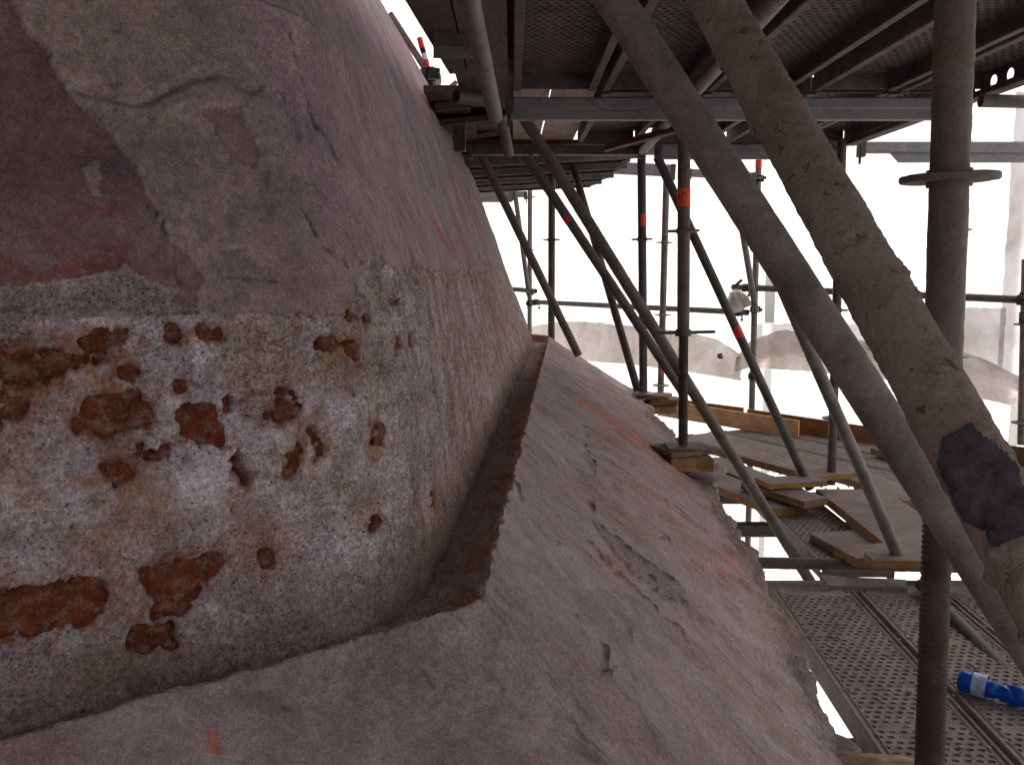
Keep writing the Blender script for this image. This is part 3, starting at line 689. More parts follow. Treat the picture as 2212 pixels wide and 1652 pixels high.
S0 = np.stack(rows, 1); zone = np.array(zone)[None, :]*np.ones((n2, 1)); NS = normals(S0)
SX, SY, SF = proj(S0); sv = (SF > .2) & (tau2[:, None] > 1.3); SX = np.where(sv, SX, -9e3)
V0 = np.concatenate([np.full(33+21, -1.), vv, np.full(24, 2.)])[None, :]*np.ones((n2, 1))
sx_ = SX+8*fbm(S0, 24, 4, 401); sy_ = SY+8*fbm(S0, 24, 4, 402)
flow = S0 @ np.stack([dB, nB_, np.array((0, 0, 1.))], -1)
fl_st = fbm(flow*np.array((1, .16, .16)), 34, 4, 411); fl_st2 = fbm(flow*np.array((1, .16, .16)), 11, 4, 412)
scar = in_poly(sx_, sy_, z4([(1270, 660), (1340, 700), (1450, 800), (1560, 880), (1680, 970), (1790, 1090), (1775, 1145), (1700, 1100), (1600, 1030), (1480, 940), (1380, 850)])).astype(float)
scar2 = in_poly(sx_, sy_, z4([(1200, 1100), (1300, 1050), (1500, 1090), (1640, 1170), (1760, 1270), (1870, 1450), (1800, 1400), (1640, 1280), (1520, 1250), (1480, 1370), (1400, 1320), (1250, 1200)])).astype(float)
ch = np.zeros(S0.shape[:2])
for pts, w, a in [(z4([(1050, 750), (1110, 820), (1160, 890)]), 1.8, .9), (z4([(1260, 790), (1340, 880), (1430, 980), (1540, 1070), (1650, 1160), (1750, 1260), (1850, 1440)]), 2.2, .7),
    (z4([(1280, 1290), (1350, 1390), (1380, 1480), (1370, 1520)]), 2.8, .9), (z4([(1340, 1490), (1410, 1490)]), 3, .9), (z4([(1540, 975), (1600, 1000), (1640, 1050)]), 3, 1), (z4([(1690, 1095), (1740, 1135), (1782, 1145)]), 3, 1),
    (z4([(1300, 680), (1450, 800), (1600, 920), (1740, 1040), (1795, 1110)]), 2, .7), (z4([(1240, 150), (1250, 250), (1290, 350), (1310, 470)]), 1.6, .7), (z4([(1270, 540), (1300, 610)]), 2.2, .8), (z4([(1200, 580), (1220, 575)]), 3, .8),
    (z4([(1520, 640), (1680, 780), (1980, 1020)]), 1.5, .6), (z4([(850, 450), (880, 540), (900, 575)]), 1.8, .8), (z4([(1140, 1200), (1180, 1195)]), 2, .6), (z4([(1400, 460), (1450, 510)]), 1.3, .6),
    (z4([(1480, 1260), (1510, 1310), (1490, 1350)]), 3, .6), (z4([(320, 1480), (400, 1590)]), 2, .5), (z5([(1800, 870), (1870, 1000)]), 1.5, .5), (z4([(1660, 780), (1690, 795)]), 2.5, .8), (z4([(970, 700), (1070, 810)]), 1.4, .5), (z4([(1470, 920), (1500, 950)]), 3.5, .9)]:
    d = dist_line(sx_, sy_, pts, 22); ch = np.maximum(ch, a*np.exp(-(d/w)**2)*np.clip(.6+1.2*fbm(S0, 30, 2, 421), 0, 1))
surf = (zone == 0).astype(float)
nbig = fbm(S0, 2.6, 4, 431); nmid = fbm(S0, 14, 5, 432); nfin = fbm(S0, 80, 3, 433)
DS = .012*nbig*sstep(0, .2, V0)*(V0 < 1.5)+.0022*nmid*surf+.0006*nfin+.0018*fl_st*surf
chip = sstep(.46, .58, fbm(flow*np.array((1, .3, .3)), 44, 4, 434))*sstep(.0, .5, fbm(flow, 3.5, 3, 435))*surf
DS -= .005*scar+.002*scar2+.010*ch+.003*chip
edge_r = sstep(.84, .97, V0+.06*fbm(S0, 9, 4, 440))*(V0 < 1.5)
DS += (edge_r+(zone == 2)*1.0)*(.018*fbm(S0, 18, 5, 441, .6)-.006)
brk = (zone == 1)*1.0
DS += brk*(.009*fbm(S0, 24, 5, 442, .65)+.004*fbm(S0, 80, 3, 447))
S1v = S0+NS*DS[..., None]
# ragged arris at the groove and ragged outer rim
arr_ = np.exp(-(np.abs(V0)/.02)**2)*surf
S1v += perp[:, None, :]*(arr_*.006*(fbm(S0, 40, 4, 443)))[..., None]
S1v += dirh[:, None, :]*(((zone >= 2)*1.0+sstep(.8, 1, V0)*surf)*(.030*fbm(S0*np.array((1, 1, .3)), 9, 5, 444, .6)))[..., None]
al = lerp(np.broadcast_to(C(.385, .315, .31), S0.shape).copy(), C(.335, .265, .245), sstep(-.4, .5, fbm(S0, 3.5, 5, 451)))
al = lerp(al, C(.37, .33, .335), sstep(0, .6, fl_st2)*.7)
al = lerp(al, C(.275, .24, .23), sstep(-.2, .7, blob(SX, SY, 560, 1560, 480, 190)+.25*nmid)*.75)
al = lerp(al, C(.29, .235, .21), np.clip(sstep(.05, .5, fbm(flow*np.array((1, .3, .3)), 8, 4, 452))*.6*blob(SX, SY, 1330, 1330, 180, 170)*1.6, 0, .8))
tc = sstep(-.3, .45, fl_st+.15)
al = lerp(al, C(.62, .16, .05), np.clip(np.exp(-(dist_line(SX, SY, z4([(1215, 0), (1300, 60), (1400, 140), (1500, 220), (1580, 275)]), 60)/np.interp(SY, [860, 900, 960, 1000], [4, 10, 17, 12]))**2)*.9, 0, 1)*tc)
al = lerp(al, C(.55, .20, .12), np.exp(-(dist_line(SX, SY, z4([(1580, 275), (1700, 350), (1800, 400)]), 80)/16)**2)*.35)
for cx, cy, rx, ry, a in ((1560, 1205, 62, 40, .55), (1590, 1250, 40, 34, .35), (1310, 945, 35, 26, .45), (1420, 1060, 130, 42, .38), (1330, 1215, 45, 35, .3), (1690, 1330, 60, 60, .35), (1480, 1120, 100, 40, .2), (1380, 905, 60, 14, .25)):
    al = lerp(al, C(.45, .15, .11), np.clip(blob(SX, SY, cx, cy, rx, ry)*a*sstep(-.4, .45, fl_st2+.5*fl_st+.15), 0, 1))
pt = in_poly(sx_, sy_, z5([(1125, 1165), (1175, 1148), (1225, 1280), (1185, 1305), (1140, 1260)])).astype(float); al = lerp(al, C(.45, .13, .06), pt*.8)
al = lerp(al, C(.40, .27, .14), blob(SX, SY, 1243, 1185, 12, 14)*.6)
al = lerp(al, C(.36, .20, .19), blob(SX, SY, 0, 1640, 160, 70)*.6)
al = lerp(al, C(.25, .225, .215), np.clip(scar*.45+scar2*.2, 0, 1)*.85)
al = lerp(al, C(.20, .155, .14), chip*.6)
for pts_ in (z5([(1890, 660), (1960, 740), (2060, 840), (2160, 930), (2400, 1150)]), z5([(2010, 650), (2060, 740), (2150, 900)]), z5([(400, 1040), (620, 950), (760, 900)])):
    al = lerp(al, C(.46, .40, .38), np.exp(-(dist_line(sx_, sy_, pts_, 20)/1.8)**2)*.5)
al = lerp(al, C(.06, .047, .043), np.clip(ch*1.3, 0, 1)*.85)
al = lerp(al, C(.25, .205, .185), edge_r*.75)
al = lerp(al, C(.31, .24, .19), (zone >= 2)*.9)
gb = lerp(np.broadcast_to(C(.44, .29, .18), S0.shape).copy(), C(.52, .43, .37), sstep(-.3, .4, fbm(S0, 20, 5, 461)))
brk_col = brk*np.concatenate([sstep(.55, .8, np.linspace(0, 1, 34)[:-1]), np.ones(21+250+24)])[None, :]
al = lerp(al, C(.50, .43, .41), brk)
al = lerp(al, gb, brk_col)
al *= (1+.10*nmid+.07*nfin)[..., None]; al *= np.array((1.0, .93, .99))
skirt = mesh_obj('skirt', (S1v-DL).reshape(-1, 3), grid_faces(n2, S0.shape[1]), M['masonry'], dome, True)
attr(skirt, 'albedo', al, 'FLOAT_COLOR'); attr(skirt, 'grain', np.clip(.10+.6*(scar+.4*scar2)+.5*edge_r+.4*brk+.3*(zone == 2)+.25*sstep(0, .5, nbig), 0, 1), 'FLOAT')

def on_skirt(x, y):
    m = (zone == 0); Q = S1v[m]; i = np.argmin((Q[:, 0]-x)**2+(Q[:, 1]-y)**2); return Q[i][2]

# ------------------------------------------------------------------ ground, sheeting
gr = mesh_obj('ground', [(-150, -150, -9), (150, -150, -9), (150, 150, -9), (-150, 150, -9)], [(0, 1, 2, 3)], M['gravel']); tag(gr, kind='structure')
def curve_pts(ctrl, n):
    ctrl = np.array(ctrl, float); d = np.r_[0, np.cumsum(np.linalg.norm(np.diff(ctrl, axis=0), axis=1))]
    t = np.linspace(0, d[-1], n); out = np.stack([np.interp(t, d, ctrl[:, c]) for c in range(ctrl.shape[1])], -1)
    for _ in range(40):
        out[1:-1] = (out[:-2]+2*out[1:-1]+out[2:])/4
    return out, t
SH = [(-9, 13.0), (-4, 12.2), (-.5, 11.0), (1.2, 9.2), (2.6, 7.7), (3.9, 6.3), (5.2, 4.4), (6.0, 2.0), (6.3, -1.5), (5.5, -5), (2, -8), (-5, -9), (-12, -6), (-15, 0), (-15, 8), (-12.5, 12.5), (-9.4, 13.4)]
def sheet(name, i0, i1, za, zb, label, mat, seed, amp=.05, inset=0.0, n=150, m=90, rag=0.0, cat='sheeting', group=None):
    c, t = curve_pts(SH, 1200); t = t/t[-1]
    tt_ = np.linspace(i0, i1, n); x = np.interp(tt_, t, c[:, 0]); y = np.interp(tt_, t, c[:, 1])
    dx = np.gradient(x); dy = np.gradient(y); q = np.hypot(dx, dy); nx, ny = dy/q, -dx/q     # points inwards? fixed below
    cx_, cy_ = -1, 3; sg = np.sign((cx_-x)*nx+(cy_-y)*ny); nx, ny = nx*sg, ny*sg
    zz = np.linspace(0, 1, m); za_ = za(tt_) if callable(za) else np.full(n, za); zb_ = zb(tt_) if callable(zb) else np.full(n, zb)
    Z = za_[:, None]*(1-zz)+zb_[:, None]*zz
    Pq = np.stack([np.broadcast_to(x[:, None], Z.shape), np.broadcast_to(y[:, None], Z.shape), Z], -1)
    d = amp*fbm(Pq*np.array((1, 1, .35)), 1.3, 5, seed)+amp*.5*fbm(Pq*np.array((1, 1, .12)), 4.5, 3, seed+1)+inset
    if rag: Pq[:, -1, 2] += rag*(.5*fbm(Pq[:, -1], 1.6, 2, seed+3)+.35*fbm(Pq[:, -1], 16, 4, seed+5, .7)); Pq[:, 0, 2] += rag*.6*fbm(Pq[:, 0], 1.8, 4, seed+4)
    if rag: d_fold = .02*fbm(Pq*np.array((1, 1, 2.2)), 5, 5, seed+6, .6)
    else: d_fold = 0
    d = d+d_fold
    Pq = Pq+np.stack([nx[:, None]*d, ny[:, None]*d, 0*d], -1)
    o = mesh_obj(name, Pq.reshape(-1, 3), grid_faces(n, m), mat, None, True, loc=Pq[n//2, 0])
    tag(o, label, cat, group); return o
# ratio along the curve for a photo column
cS, tS = curve_pts(SH, 1200); tS = tS/tS[-1]
def at_col(px):
    r = (px-CX)/F*1.0; v = cS[:, 0]/np.maximum(cS[:, 1], .1); ok = (cS[:, 1] > 3) & (np.arange(len(cS)) < 600); return float(np.interp(r, v[ok], tS[ok]))
def curve_xy(t): return np.array((np.interp(t, tS, cS[:, 0]), np.interp(t, tS, cS[:, 1])))
def zpx(py, px): x, y = curve_xy(at_col(px)); return aty(px, py, y)[2]
a1, a2, a3, a4_ = 0.0, at_col(1625)+.002, at_col(2195), .44
G_SH = 'white sheets round the scaffold'
sheet('scaffold_sheet', a1, a2, -9, 8.0, 'white translucent sheet closing the scaffold behind the dome', M['sheet'], 501, group=G_SH)
sheet('scaffold_sheet', a2+.001, a3, -9, 8.0, 'white translucent sheet behind the thick leaning props', M['sheet'], 511, group=G_SH)
sheet('scaffold_sheet', a3+.001, a4_, -9, 8.0, 'white translucent sheet along the right edge of the photo', M['sheet'], 521, group=G_SH)
sheet('scaffold_sheet', .441, .999, -9, 8.0, 'unseen translucent sheet added round the back to keep light out of the scaffold', M['sheet_pale'], 523, group=G_SH)  # unseen back of the ring, added to cut the sky light inside
def zcurve(pts):
    T = [at_col(p[0]) for p in pts]; Z = [zpx(p[1], p[0]) for p in pts]
    return lambda t: np.interp(t, T, Z)
def strip(px0, px1, top, bot, label, mat, seed, inset, rag=.03, amp=.03, n=260, m=40, cat='dust sheet'):
    t0, t1 = at_col(px0), at_col(px1)
    return sheet('torn_sheet', t0, t1, zcurve(bot), zcurve(top), label, mat, seed, amp, inset, n, m, rag, cat, 'torn dusty sheets hung low on the scaffold')
strip(1150, 1622, [(1150, 708), (1180, 700), (1230, 692), (1400, 702), (1500, 712), (1570, 730), (1622, 765)], [(1150, 730), (1250, 775), (1400, 788), (1500, 800), (1560, 812), (1622, 820)], 'torn beige sheet strip with an oval hole, left of the clamp post', M['sheet_dirty'], 531, .14)
strip(1612, 2080, [(1612, 770), (1640, 735), (1700, 712), (1800, 722), (1900, 735), (2080, 745)], [(1612, 800), (1640, 790), (1750, 800), (1900, 815), (2080, 832)], 'torn beige sheet strip hanging behind the two thick leaning props', M['sheet_dirty'], 541, .14)
strip(1640, 2075, [(1640, 700), (1700, 697), (1900, 700), (2075, 690)], [(1640, 760), (1750, 765), (1900, 775), (2075, 790)], 'pale lilac torn edge showing above the beige strip behind the props', M['sheet_pale'], 545, .08, .03, .03)
strip(2050, 2300, [(2050, 755), (2110, 758), (2160, 775), (2212, 800), (2300, 830)], [(2050, 835), (2120, 850), (2212, 866), (2300, 880)], 'torn beige sheet strip right of the vertical post with the disc', M['sheet_dirty'], 551, .17)
strip(2060, 2185, [(2060, 662), (2120, 664), (2185, 665)], [(2060, 765), (2120, 770), (2185, 810)], 'pale lilac sheet piece above the torn strip at the right', M['sheet_pale'], 561, .12, .015, .05)
strip(2173, 2300, [(2173, 205), (2200, 206), (2300, 210)], [(2173, 800), (2200, 815), (2300, 840)], 'tall stained sheet strip at the right edge of the photo', M['sheet_pale'], 571, .10, .02, .05, 50, 90)
# hole in the left strip: a pale oval patch ring with dark lump seen in it
hx = aty(1553, 762, curve_xy(at_col(1553))[1]-.28)
hb = MB(); a = np.arange(18)*2*math.pi/18
V = [hx+np.array((.052*math.cos(t)*(1+.12*math.sin(3*t)), .0, .078*math.sin(t))) for t in a]+[hx+np.array((.044*math.cos(t), -.012, .068*math.sin(t))) for t in a]+[hx]
hb.add(V, [(i, (i+1) % 18, 18+(i+1) % 18, 18+i) for i in range(18)]+[(18+i, 18+(i+1) % 18, 36) for i in range(18)])
ho = hb.build('patch', M['sheet'], None, loc=hx); tag(ho, 'small oval white patch showing through the torn beige sheet', 'patch')
hl = MB(); hl.cyl(hx+np.array((.008, -.05, -.05)), hx+np.array((.004, -.05, 0)), .022, .012, 8).box(hx+np.array((-.012, -.05, -.022)), (.03, .02, .035), rotz(.3), .004)
tag(hl.build('knotted_tie', M['tube_dark'], None, True, loc=hx), 'dark knotted tie in the oval patch of the torn sheet', 'tie')

# ------------------------------------------------------------------ scaffold parts
def tape(parent, p0, p1, ta, tb, r, mat, arc=None, mark=False):
    p0 = np.asarray(p0, float); p1 = np.asarray(p1, float); U, W, T = frame(p1-p0); a = p0+(p1-p0)*ta; b = p0+(p1-p0)*tb
    n = 20; ang = np.linspace(0, 2*math.pi, n, endpoint=False); V = []; Fc = []
    if arc is None:
        mb = MB(); mb.cyl(a, b, r+.0012, None, 22); o = mb.build('tape', mat, parent, True, None)
    else:
        a0, a1 = arc; ang = np.linspace(a0, a1, 8); mb = MB()
        V = [q+(U*math.cos(t)+W*math.sin(t))*(r+.0013) for q in (a, b) for t in ang]
        mb.add(V, [(i, i+1, 8+i+1, 8+i) for i in range(7)]); o = mb.build('tape', mat, parent, False, None)
    if mark:
        front = -np.array((a[0], a[1], a[2])); front -= T*np.dot(front, T); front /= np.linalg.norm(front); side = np.cross(T, front)
        mb = MB(); c = (a+b)/2; Ln = np.linalg.norm(b-a)
        def pt(u, v): th = u/(r+.0012); return c+T*v+(front*math.cos(th)+side*math.sin(th))*(r+.0022)
        for path in mark:
            q = [pt(u*r, v*Ln) for u, v in path]
            for s_, e_ in zip(q[:-1], q[1:]): mb.cyl(s_, e_, .0011, None, 5)
        mb.build('marking', M['ink'], parent, False, None)
    return o
def child_fix(o, parent):
    """geometry was given in world coordinates: bring it to the thing's own frame"""
    pl = parent.location
    if o.data.users == 1: o.data.transform(Matrix.Translation(-Vector(pl)))
def reframe(t):
    for c in t.children: child_fix(c, t)
def disc(parent, c, T=(0, 0, 1), r=.061, th=.009, mat=None, name='rosette', hole=True):
    c = np.asarray(c, float); U, W, T = frame(T); n = 32; a = np.arange(n)*2*math.pi/n; rr = np.full(n, r)
    rr = r-.0035*(np.cos(a*4) > .93)
    V = []; b = .0018
    for z, q in ((-th/2, rr-b), (-th/2+b, rr), (th/2-b, rr), (th/2, rr-b)):
        V += [c+T*z+(U*math.cos(t)+W*math.sin(t))*k for t, k in zip(a, q)]
    Fc = [(k*n+i, k*n+(i+1) % n, (k+1)*n+(i+1) % n, (k+1)*n+i) for k in range(3) for i in range(n)]+[tuple(range(n))[::-1], tuple(range(3*n, 4*n))]
    mb = MB(); mb.add(V, Fc); mb.cyl(c-T*.011, c+T*.011, TR+.004, None, 20)
    return mb.build(name, mat or M['tube'], parent, True)
def jack(parent, top, bot, mat, seg=22, pitch=.0075, r=.0162):
    top = np.asarray(top, float); bot = np.asarray(bot, float); Ln = np.linalg.norm(top-bot); n = max(6, int(Ln/pitch)); U, W, T = frame(top-bot)
    a = np.arange(seg)*2*math.pi/seg; V = []; 
    prof = ((0, 0), (.25, 0), (.42, 1), (.78, 1), (.95, 0))
    for k in range(n):
        for f_, h_ in prof:
            for q in range(seg):
                zz = (k+f_+q/seg)*pitch; zz = min(max(zz, 0), Ln)
                V.append(bot+T*zz+(U*math.cos(a[q])+W*math.sin(a[q]))*(r+.0034*h_))
    V = np.array(V); o = mesh_obj('jack_thread', V, grid_faces(len(V)//seg, seg, True), mat, parent, True); return o
def nut(parent, c, T, mat, arms=True):
    mb = MB(); c = np.asarray(c, float); U, W, T = frame(T); mb.cyl(c-T*.014, c+T*.012, .032, .030, 10)
    if arms: mb.box(c+U*.075, (.10, .016, .012), np.stack([U, W, T], 1), .003).box(c-U*.075, (.10, .016, .012), np.stack([U, W, T], 1), .003)
    return mb.build('jack_nut', mat, parent, True)
def coupler(parent, c, T, mat=None, sc=1.0, seed=0):
    r_ = random.Random(seed); c = np.asarray(c, float); U, W, T = frame(T); B = np.stack([U, W, T], 1); mb = MB()
    mb.cyl(c-T*.026*sc, c+T*.026*sc, .031*sc, None, 12)
    mb.box(c+U*.034*sc, (.022*sc, .03*sc, .05*sc), B, .004).box(c-U*.03*sc-W*.02*sc, (.02*sc, .026*sc, .04*sc), B, .004)
    mb.cyl(c+U*.036*sc-W*.02*sc, c+U*.036*sc-W*.075*sc, .006*sc, None, 7).cyl(c+U*.036*sc-W*.055*sc, c+U*.036*sc-W*.068*sc, .012*sc, None, 6)
    mb.cyl(c-U*.02*sc-T*.01, c-U*.02*sc-T*.055*sc, .006*sc, None, 7)
    return mb.build('coupler', mat or M['iron'], parent, True)

def standard(px0, py0, px1, py1, Y, label, mat, discs=(), tapes=(), jk=None, rough=0.0, lump=0, step=None, seg=20, couplers=(), Y1=None, cat='post', pipe_end=None, dmat=None, plate=False):
    a = aty(px0, py0, Y); b = aty(px1, py1, Y1 or Y)
    if plate:
        for _ in range(4): b = a+(b-a)*((on_skirt(b[0], b[1])+.004-a[2])/(b[2]-a[2]))
    def on(py):
        lo, hi = 0., 1.
        for _ in range(40):
            mid = (lo+hi)/2; p = a+(b-a)*mid
            if proj(p)[1] < py: lo = mid
            else: hi = mid
        return lo
    t = thing('scaffold_post', b, label, cat, 'upright scaffold posts')
    pe = a+(b-a)*on(pipe_end) if pipe_end else b
    tube_mesh('tube', a, pe, TR, mat, t, seg, step, rough, lump, int(px0))
    if plate: bpl = MB(); bpl.cyl(b-np.array((0, 0, .006)), b+np.array((0, 0, .006)), .07, None, 24); bpl.build('base_plate', mat, t, True)
    T = a-b
    for py in discs: disc(t, a+(b-a)*on(py), T, mat=dmat or mat)
    for d in tapes: tape(t, a, b, on(d[0]), on(d[1]), TR, d[2], d[3] if len(d) > 3 else None, d[4] if len(d) > 4 else False)
    for py in couplers: coupler(t, a+(b-a)*on(py), T, seed=int(py))
    if jk:
        q = a+(b-a)*on(jk)
        if jk > 0: jack(t, q, b, M['thread'], 22 if Y < 4 else 12)
        nut(t, q, T, M['tube_dark'], Y > 2)
    reframe(t); return t, a, b
SCRIB = [[(-.5, -.05), (-.1, -.28), (.25, -.12), (.3, .12), (.75, -.1), (1.1, .1)], [(.75, -.18), (1.15, -.02)], [(.25, .15), (.45, .3)]]
ONE = [[(-.3, .12), (.0, .3), (.05, -.3)], [(-.2, -.3), (.3, -.28)]]
standard(2066+0, -60, 1985, 2300, 1.185, 'nearest thick upright post with a flat steel disc, right side of photo', M['tube'], discs=(385,), tapes=((118, 142, M['ochre_band']),), rough=.0006, lump=.002, step=.006, seg=56, pipe_end=1010, jk=1010, dmat=M['tube'], plate=True)
t2_, a_, b_ = standard(1478, 240, 1475, 962, 3.47, 'upright post with orange tape and threaded jack on timber blocks', M['tube'], discs=(499,), tapes=((407, 446, M['tape'], None, SCRIB),), jk=718, pipe_end=720, rough=.0005, step=.02, seg=28)
bp = MB().box((b_[0], b_[1], b_[2]-.004), (.13, .13, .008), None, .002).build('base_plate', M['tube'], t2_, False); child_fix(bp, t2_)
t3_, a3_, b3_ = standard(1385, 250, 1390, 848, 5.17, 'dark upright post with orange patch standing on a disc at the skirt edge', M['tube_dark'], discs=(517,), tapes=((461, 488, M['tape'], (3.4, 5.2)),), seg=22)
bp = disc(t3_, b3_+np.array((0, 0, -.004)), (0, 0, 1), .064, .01, M['zinc'], 'base_plate'); child_fix(bp, t3_)
standard(1192, 380, 1191, 735, 6.25, 'black upright post rising behind the groove end of the dome', M['tube_dark'], discs=(518,))
standard(1440, 370, 1426, 880, 6.55, 'grey upright post with three discs just left of the taped jack post', M['tube_grey'], discs=(524, 680, 832), tapes=((784, 805, M['tape'], (3.3, 5.0)),), dmat=M['zinc'])
t6, a6, b6 = standard(1145.5, 300, 1142, 1200, 9.3, 'thin far upright post beside the dome outline', M['tube_grey'], discs=(426, 540), couplers=(632, 655), dmat=M['zinc'])
t7, a7, b7 = standard(1639, 346, 1612, 1290, 7.1, 'far upright post with red top tape and two black couplers', M['tube_grey'], discs=(386, 672), tapes=((346, 361, M['tape_red']),), couplers=(386, 622, 668, 812), dmat=M['zinc'])
t8, a8, b8 = standard(1819, 300, 1795, 1046, 4.9, 'upright post between the two thick leaning props standing in the far deck', M['tube_dark'], discs=(670, 903))
t9, a9, b9 = standard(2078, 250, 2062, 1000, 5.0, 'upright post mostly hidden behind the nearest thick post', M['tube_grey'], discs=(497, 770))
t10, a10, b10 = standard(2216, 560, 2206, 960, 5.6, 'upright post with black couplers cut by the right photo edge', M['tube_grey'], couplers=(640, 683, 694), discs=(700, 912))

def brace(px0, py0, Y0, px1, py1, Y1, label, mat, tapes=(), cat='prop', group='leaning scaffold tubes', foot=None, **k):
    a = aty(px0, py0, Y0); b = aty(px1, py1, Y1)
    if foot is not None: b = a+(b-a)*((foot-a[2])/(b[2]-a[2]))
    t = thing('leaning_prop', b, label, cat, group)
    kk = dict(seg=20, step=None, rough=0, lump=0); kk.update(k)
    tube_mesh('tube', a, b, TR, mat, t, kk['seg'], kk['step'], kk['rough'], kk['lump'], int(px0))
    for d in tapes: tape(t, a, b, d[0], d[1], TR, d[2], d[3] if len(d) > 3 else None, d[4] if len(d) > 4 else False)
    reframe(t); return t, a, b
# the two thick near ones
tD1, d1a, d1b = brace(1543-.565*120, -120, 1.02, 2300, 1352, .51, 'thickest leaning prop crusted with ochre mortar, nearest the camera', M['tube_crust'], foot=-1.245, seg=120, step=.003, rough=.0008, lump=.0030)
tD2, d2a, d2b = brace(1327-.645*130, -130, 1.22, 2300, 1513, .98, 'second thick leaning prop, grey green and speckled, left of the crusted one', M['tube_grey'], foot=-1.24, seg=72, step=.005, rough=.0003, lump=.0006)
# bitumen patch on the crusted prop
U, W, T = frame(d1b-d1a); pc = aty(2128, 1066, .585); tt_c = np.dot(pc-d1a, T); c0 = d1a+T*tt_c
fr = -c0-T*np.dot(-c0, T); fr /= np.linalg.norm(fr); sd = np.cross(T, fr)
nr, na = 40, 26; V = []; 
for i in range(nr):
    for j in range(na):
        V.append((i/(nr-1)*2-1, j/(na-1)*2-1))
V = np.array(V); u_ = V[:, 0]*.047; ang = V[:, 1]*.86-.0; rad = np.hypot(V[:, 0], V[:, 1]*.95)
pos = c0+T*u_[:, None]+(fr*np.cos(ang)[:, None]+sd*np.sin(ang)[:, None])*(TR)
wv = rad+.28*fbm(pos, 45, 4, 601); hh = np.where(wv < .93, .0052+.0012*fbm(pos, 90, 3, 602), -.006)
pos = pos+(fr*np.cos(ang)[:, None]+sd*np.sin(ang)[:, None])*hh[:, None]
po = mesh_obj('bitumen_patch', pos, grid_faces(nr, na), M['tar'], tD1, True); child_fix(po, tD1); po['label'] = 'black bitumen patch'

brace(1040, 335, 5.3, 1250, 768, 5.3, 'leaning tube from the upper deck down to the tip of the skirt', M['tube'], rough=.0008, step=.03)
brace(1126, 245, 3.75, 1762, 1275, 3.85, 'leaning tube crossing behind the threaded jack and running down below the deck', M['tube'], rough=.0012, lump=.0015, step=.012, seg=30)
brace(1138, 338, 4.45, 1474, 846, 4.6, 'leaning tube close below another, with a red tape mark', M['tube_dark'], ((.235, .262, M['tape_red'], (3.2, 4.8)),), rough=.001, step=.02)
brace(1232, 338, 6.0, 1379, 848, 5.25, 'steep leaning tube meeting the foot of the dark post, small red tape', M['tube_dark'], ((.675, .715, M['tape_red'], (3.2, 4.8)),))
brace(1420, 340, 4.8, 1750, 1056, 4.7, 'leaning tube with a red numbered tape, right of the taped jack post', M['tube_dark'], ((.505, .535, M['tape_red'], None, ONE),), rough=.0005, step=.03)
brace(1596, 455, 6.9, 1633, 672, 7.0, 'short steep tube ending at the coupler of the far red-topped post', M['tube_grey'])
brace(1552, 300, 3.4, 1952, 1228, 3.4, 'leaning tube ending on the wide dusty board, beside the near thick prop', M['tube_grey'], rough=.0005, step=.02, seg=28)
brace(1016-.22*60, -60, 2.05, 1070, 252, 2.95, 'smooth tube leaning overhead from the top of the photo beside the plank seam', M['tube_grey'], seg=32)
brace(1082, 245, 3.9, 1099, 332, 4.15, 'short pale pinkish tube below the overhead leaning tube', M['tube'], seg=22)
brace(1110, 400, 9.25, 1143, 640, 9.25, 'thin far tube leaning against the post beside the dome outline', M['tube'])
brace(1388, 326, 5.05, 1700, -25, 2.2, 'tube running overhead under the deck from the dark patched post', M['tube_grey'], group='tubes under the upper deck', cat='tube')
brace(1990, 1262, 3.3, 2240, 1520, 2.5, 'dark tube under the deck edge behind the second thick prop', M['tube_dark'])
brace(1600, 1258, 4.0, 1790, 1330, 3.7, 'dark tube slanting under the near deck beside the skirt', M['tube_dark'])

def rail(px0, py0, Y0, px1, py1, Y1, label, mat, cps=(), **k):
    a = aty(px0, py0, Y0); b = aty(px1, py1, Y1)
    t = thing('scaffold_rail', (a+b)/2, label, 'rail', 'level scaffold tubes')
    tube_mesh('tube', a, b, TR, mat, t, k.get('seg', 20), k.get('step'), k.get('rough', 0), k.get('lump', 0), int(py0))
    for q in cps: coupler(t, a+(b-a)*q, b-a, seed=int(q*99+px0))
    reframe(t); return t
rail(1148, 652, 9.2, 1615, 675, 7.05, 'long level rail between the far post by the dome and the red-topped post', M['tube'], (.03, .97), step=.03, rough=.0006)
rail(1583, 620, 7.2, 2216, 648, 5.6, 'long level rail running to the right photo edge at post height', M['tube'], (.06, .99), step=.02, rough=.001, lump=.002)
rail(1100, 624, 9.35, 1158, 629, 9.15, 'short open-ended tube by the coupler of the far post', M['tube'])
rail(1585, 1214, 3.62, 2075, 1224, 3.5, 'dark level tube crossing low over the gap in the deck', M['tube_dark'], step=.01, rough=.001, lump=.0012, seg=36)
rail(2118, 218, 3.42, 2330, 222, 3.42, 'brown level tube beside the oval-holed edge beam, upper right', M['tube'], (), seg=26)

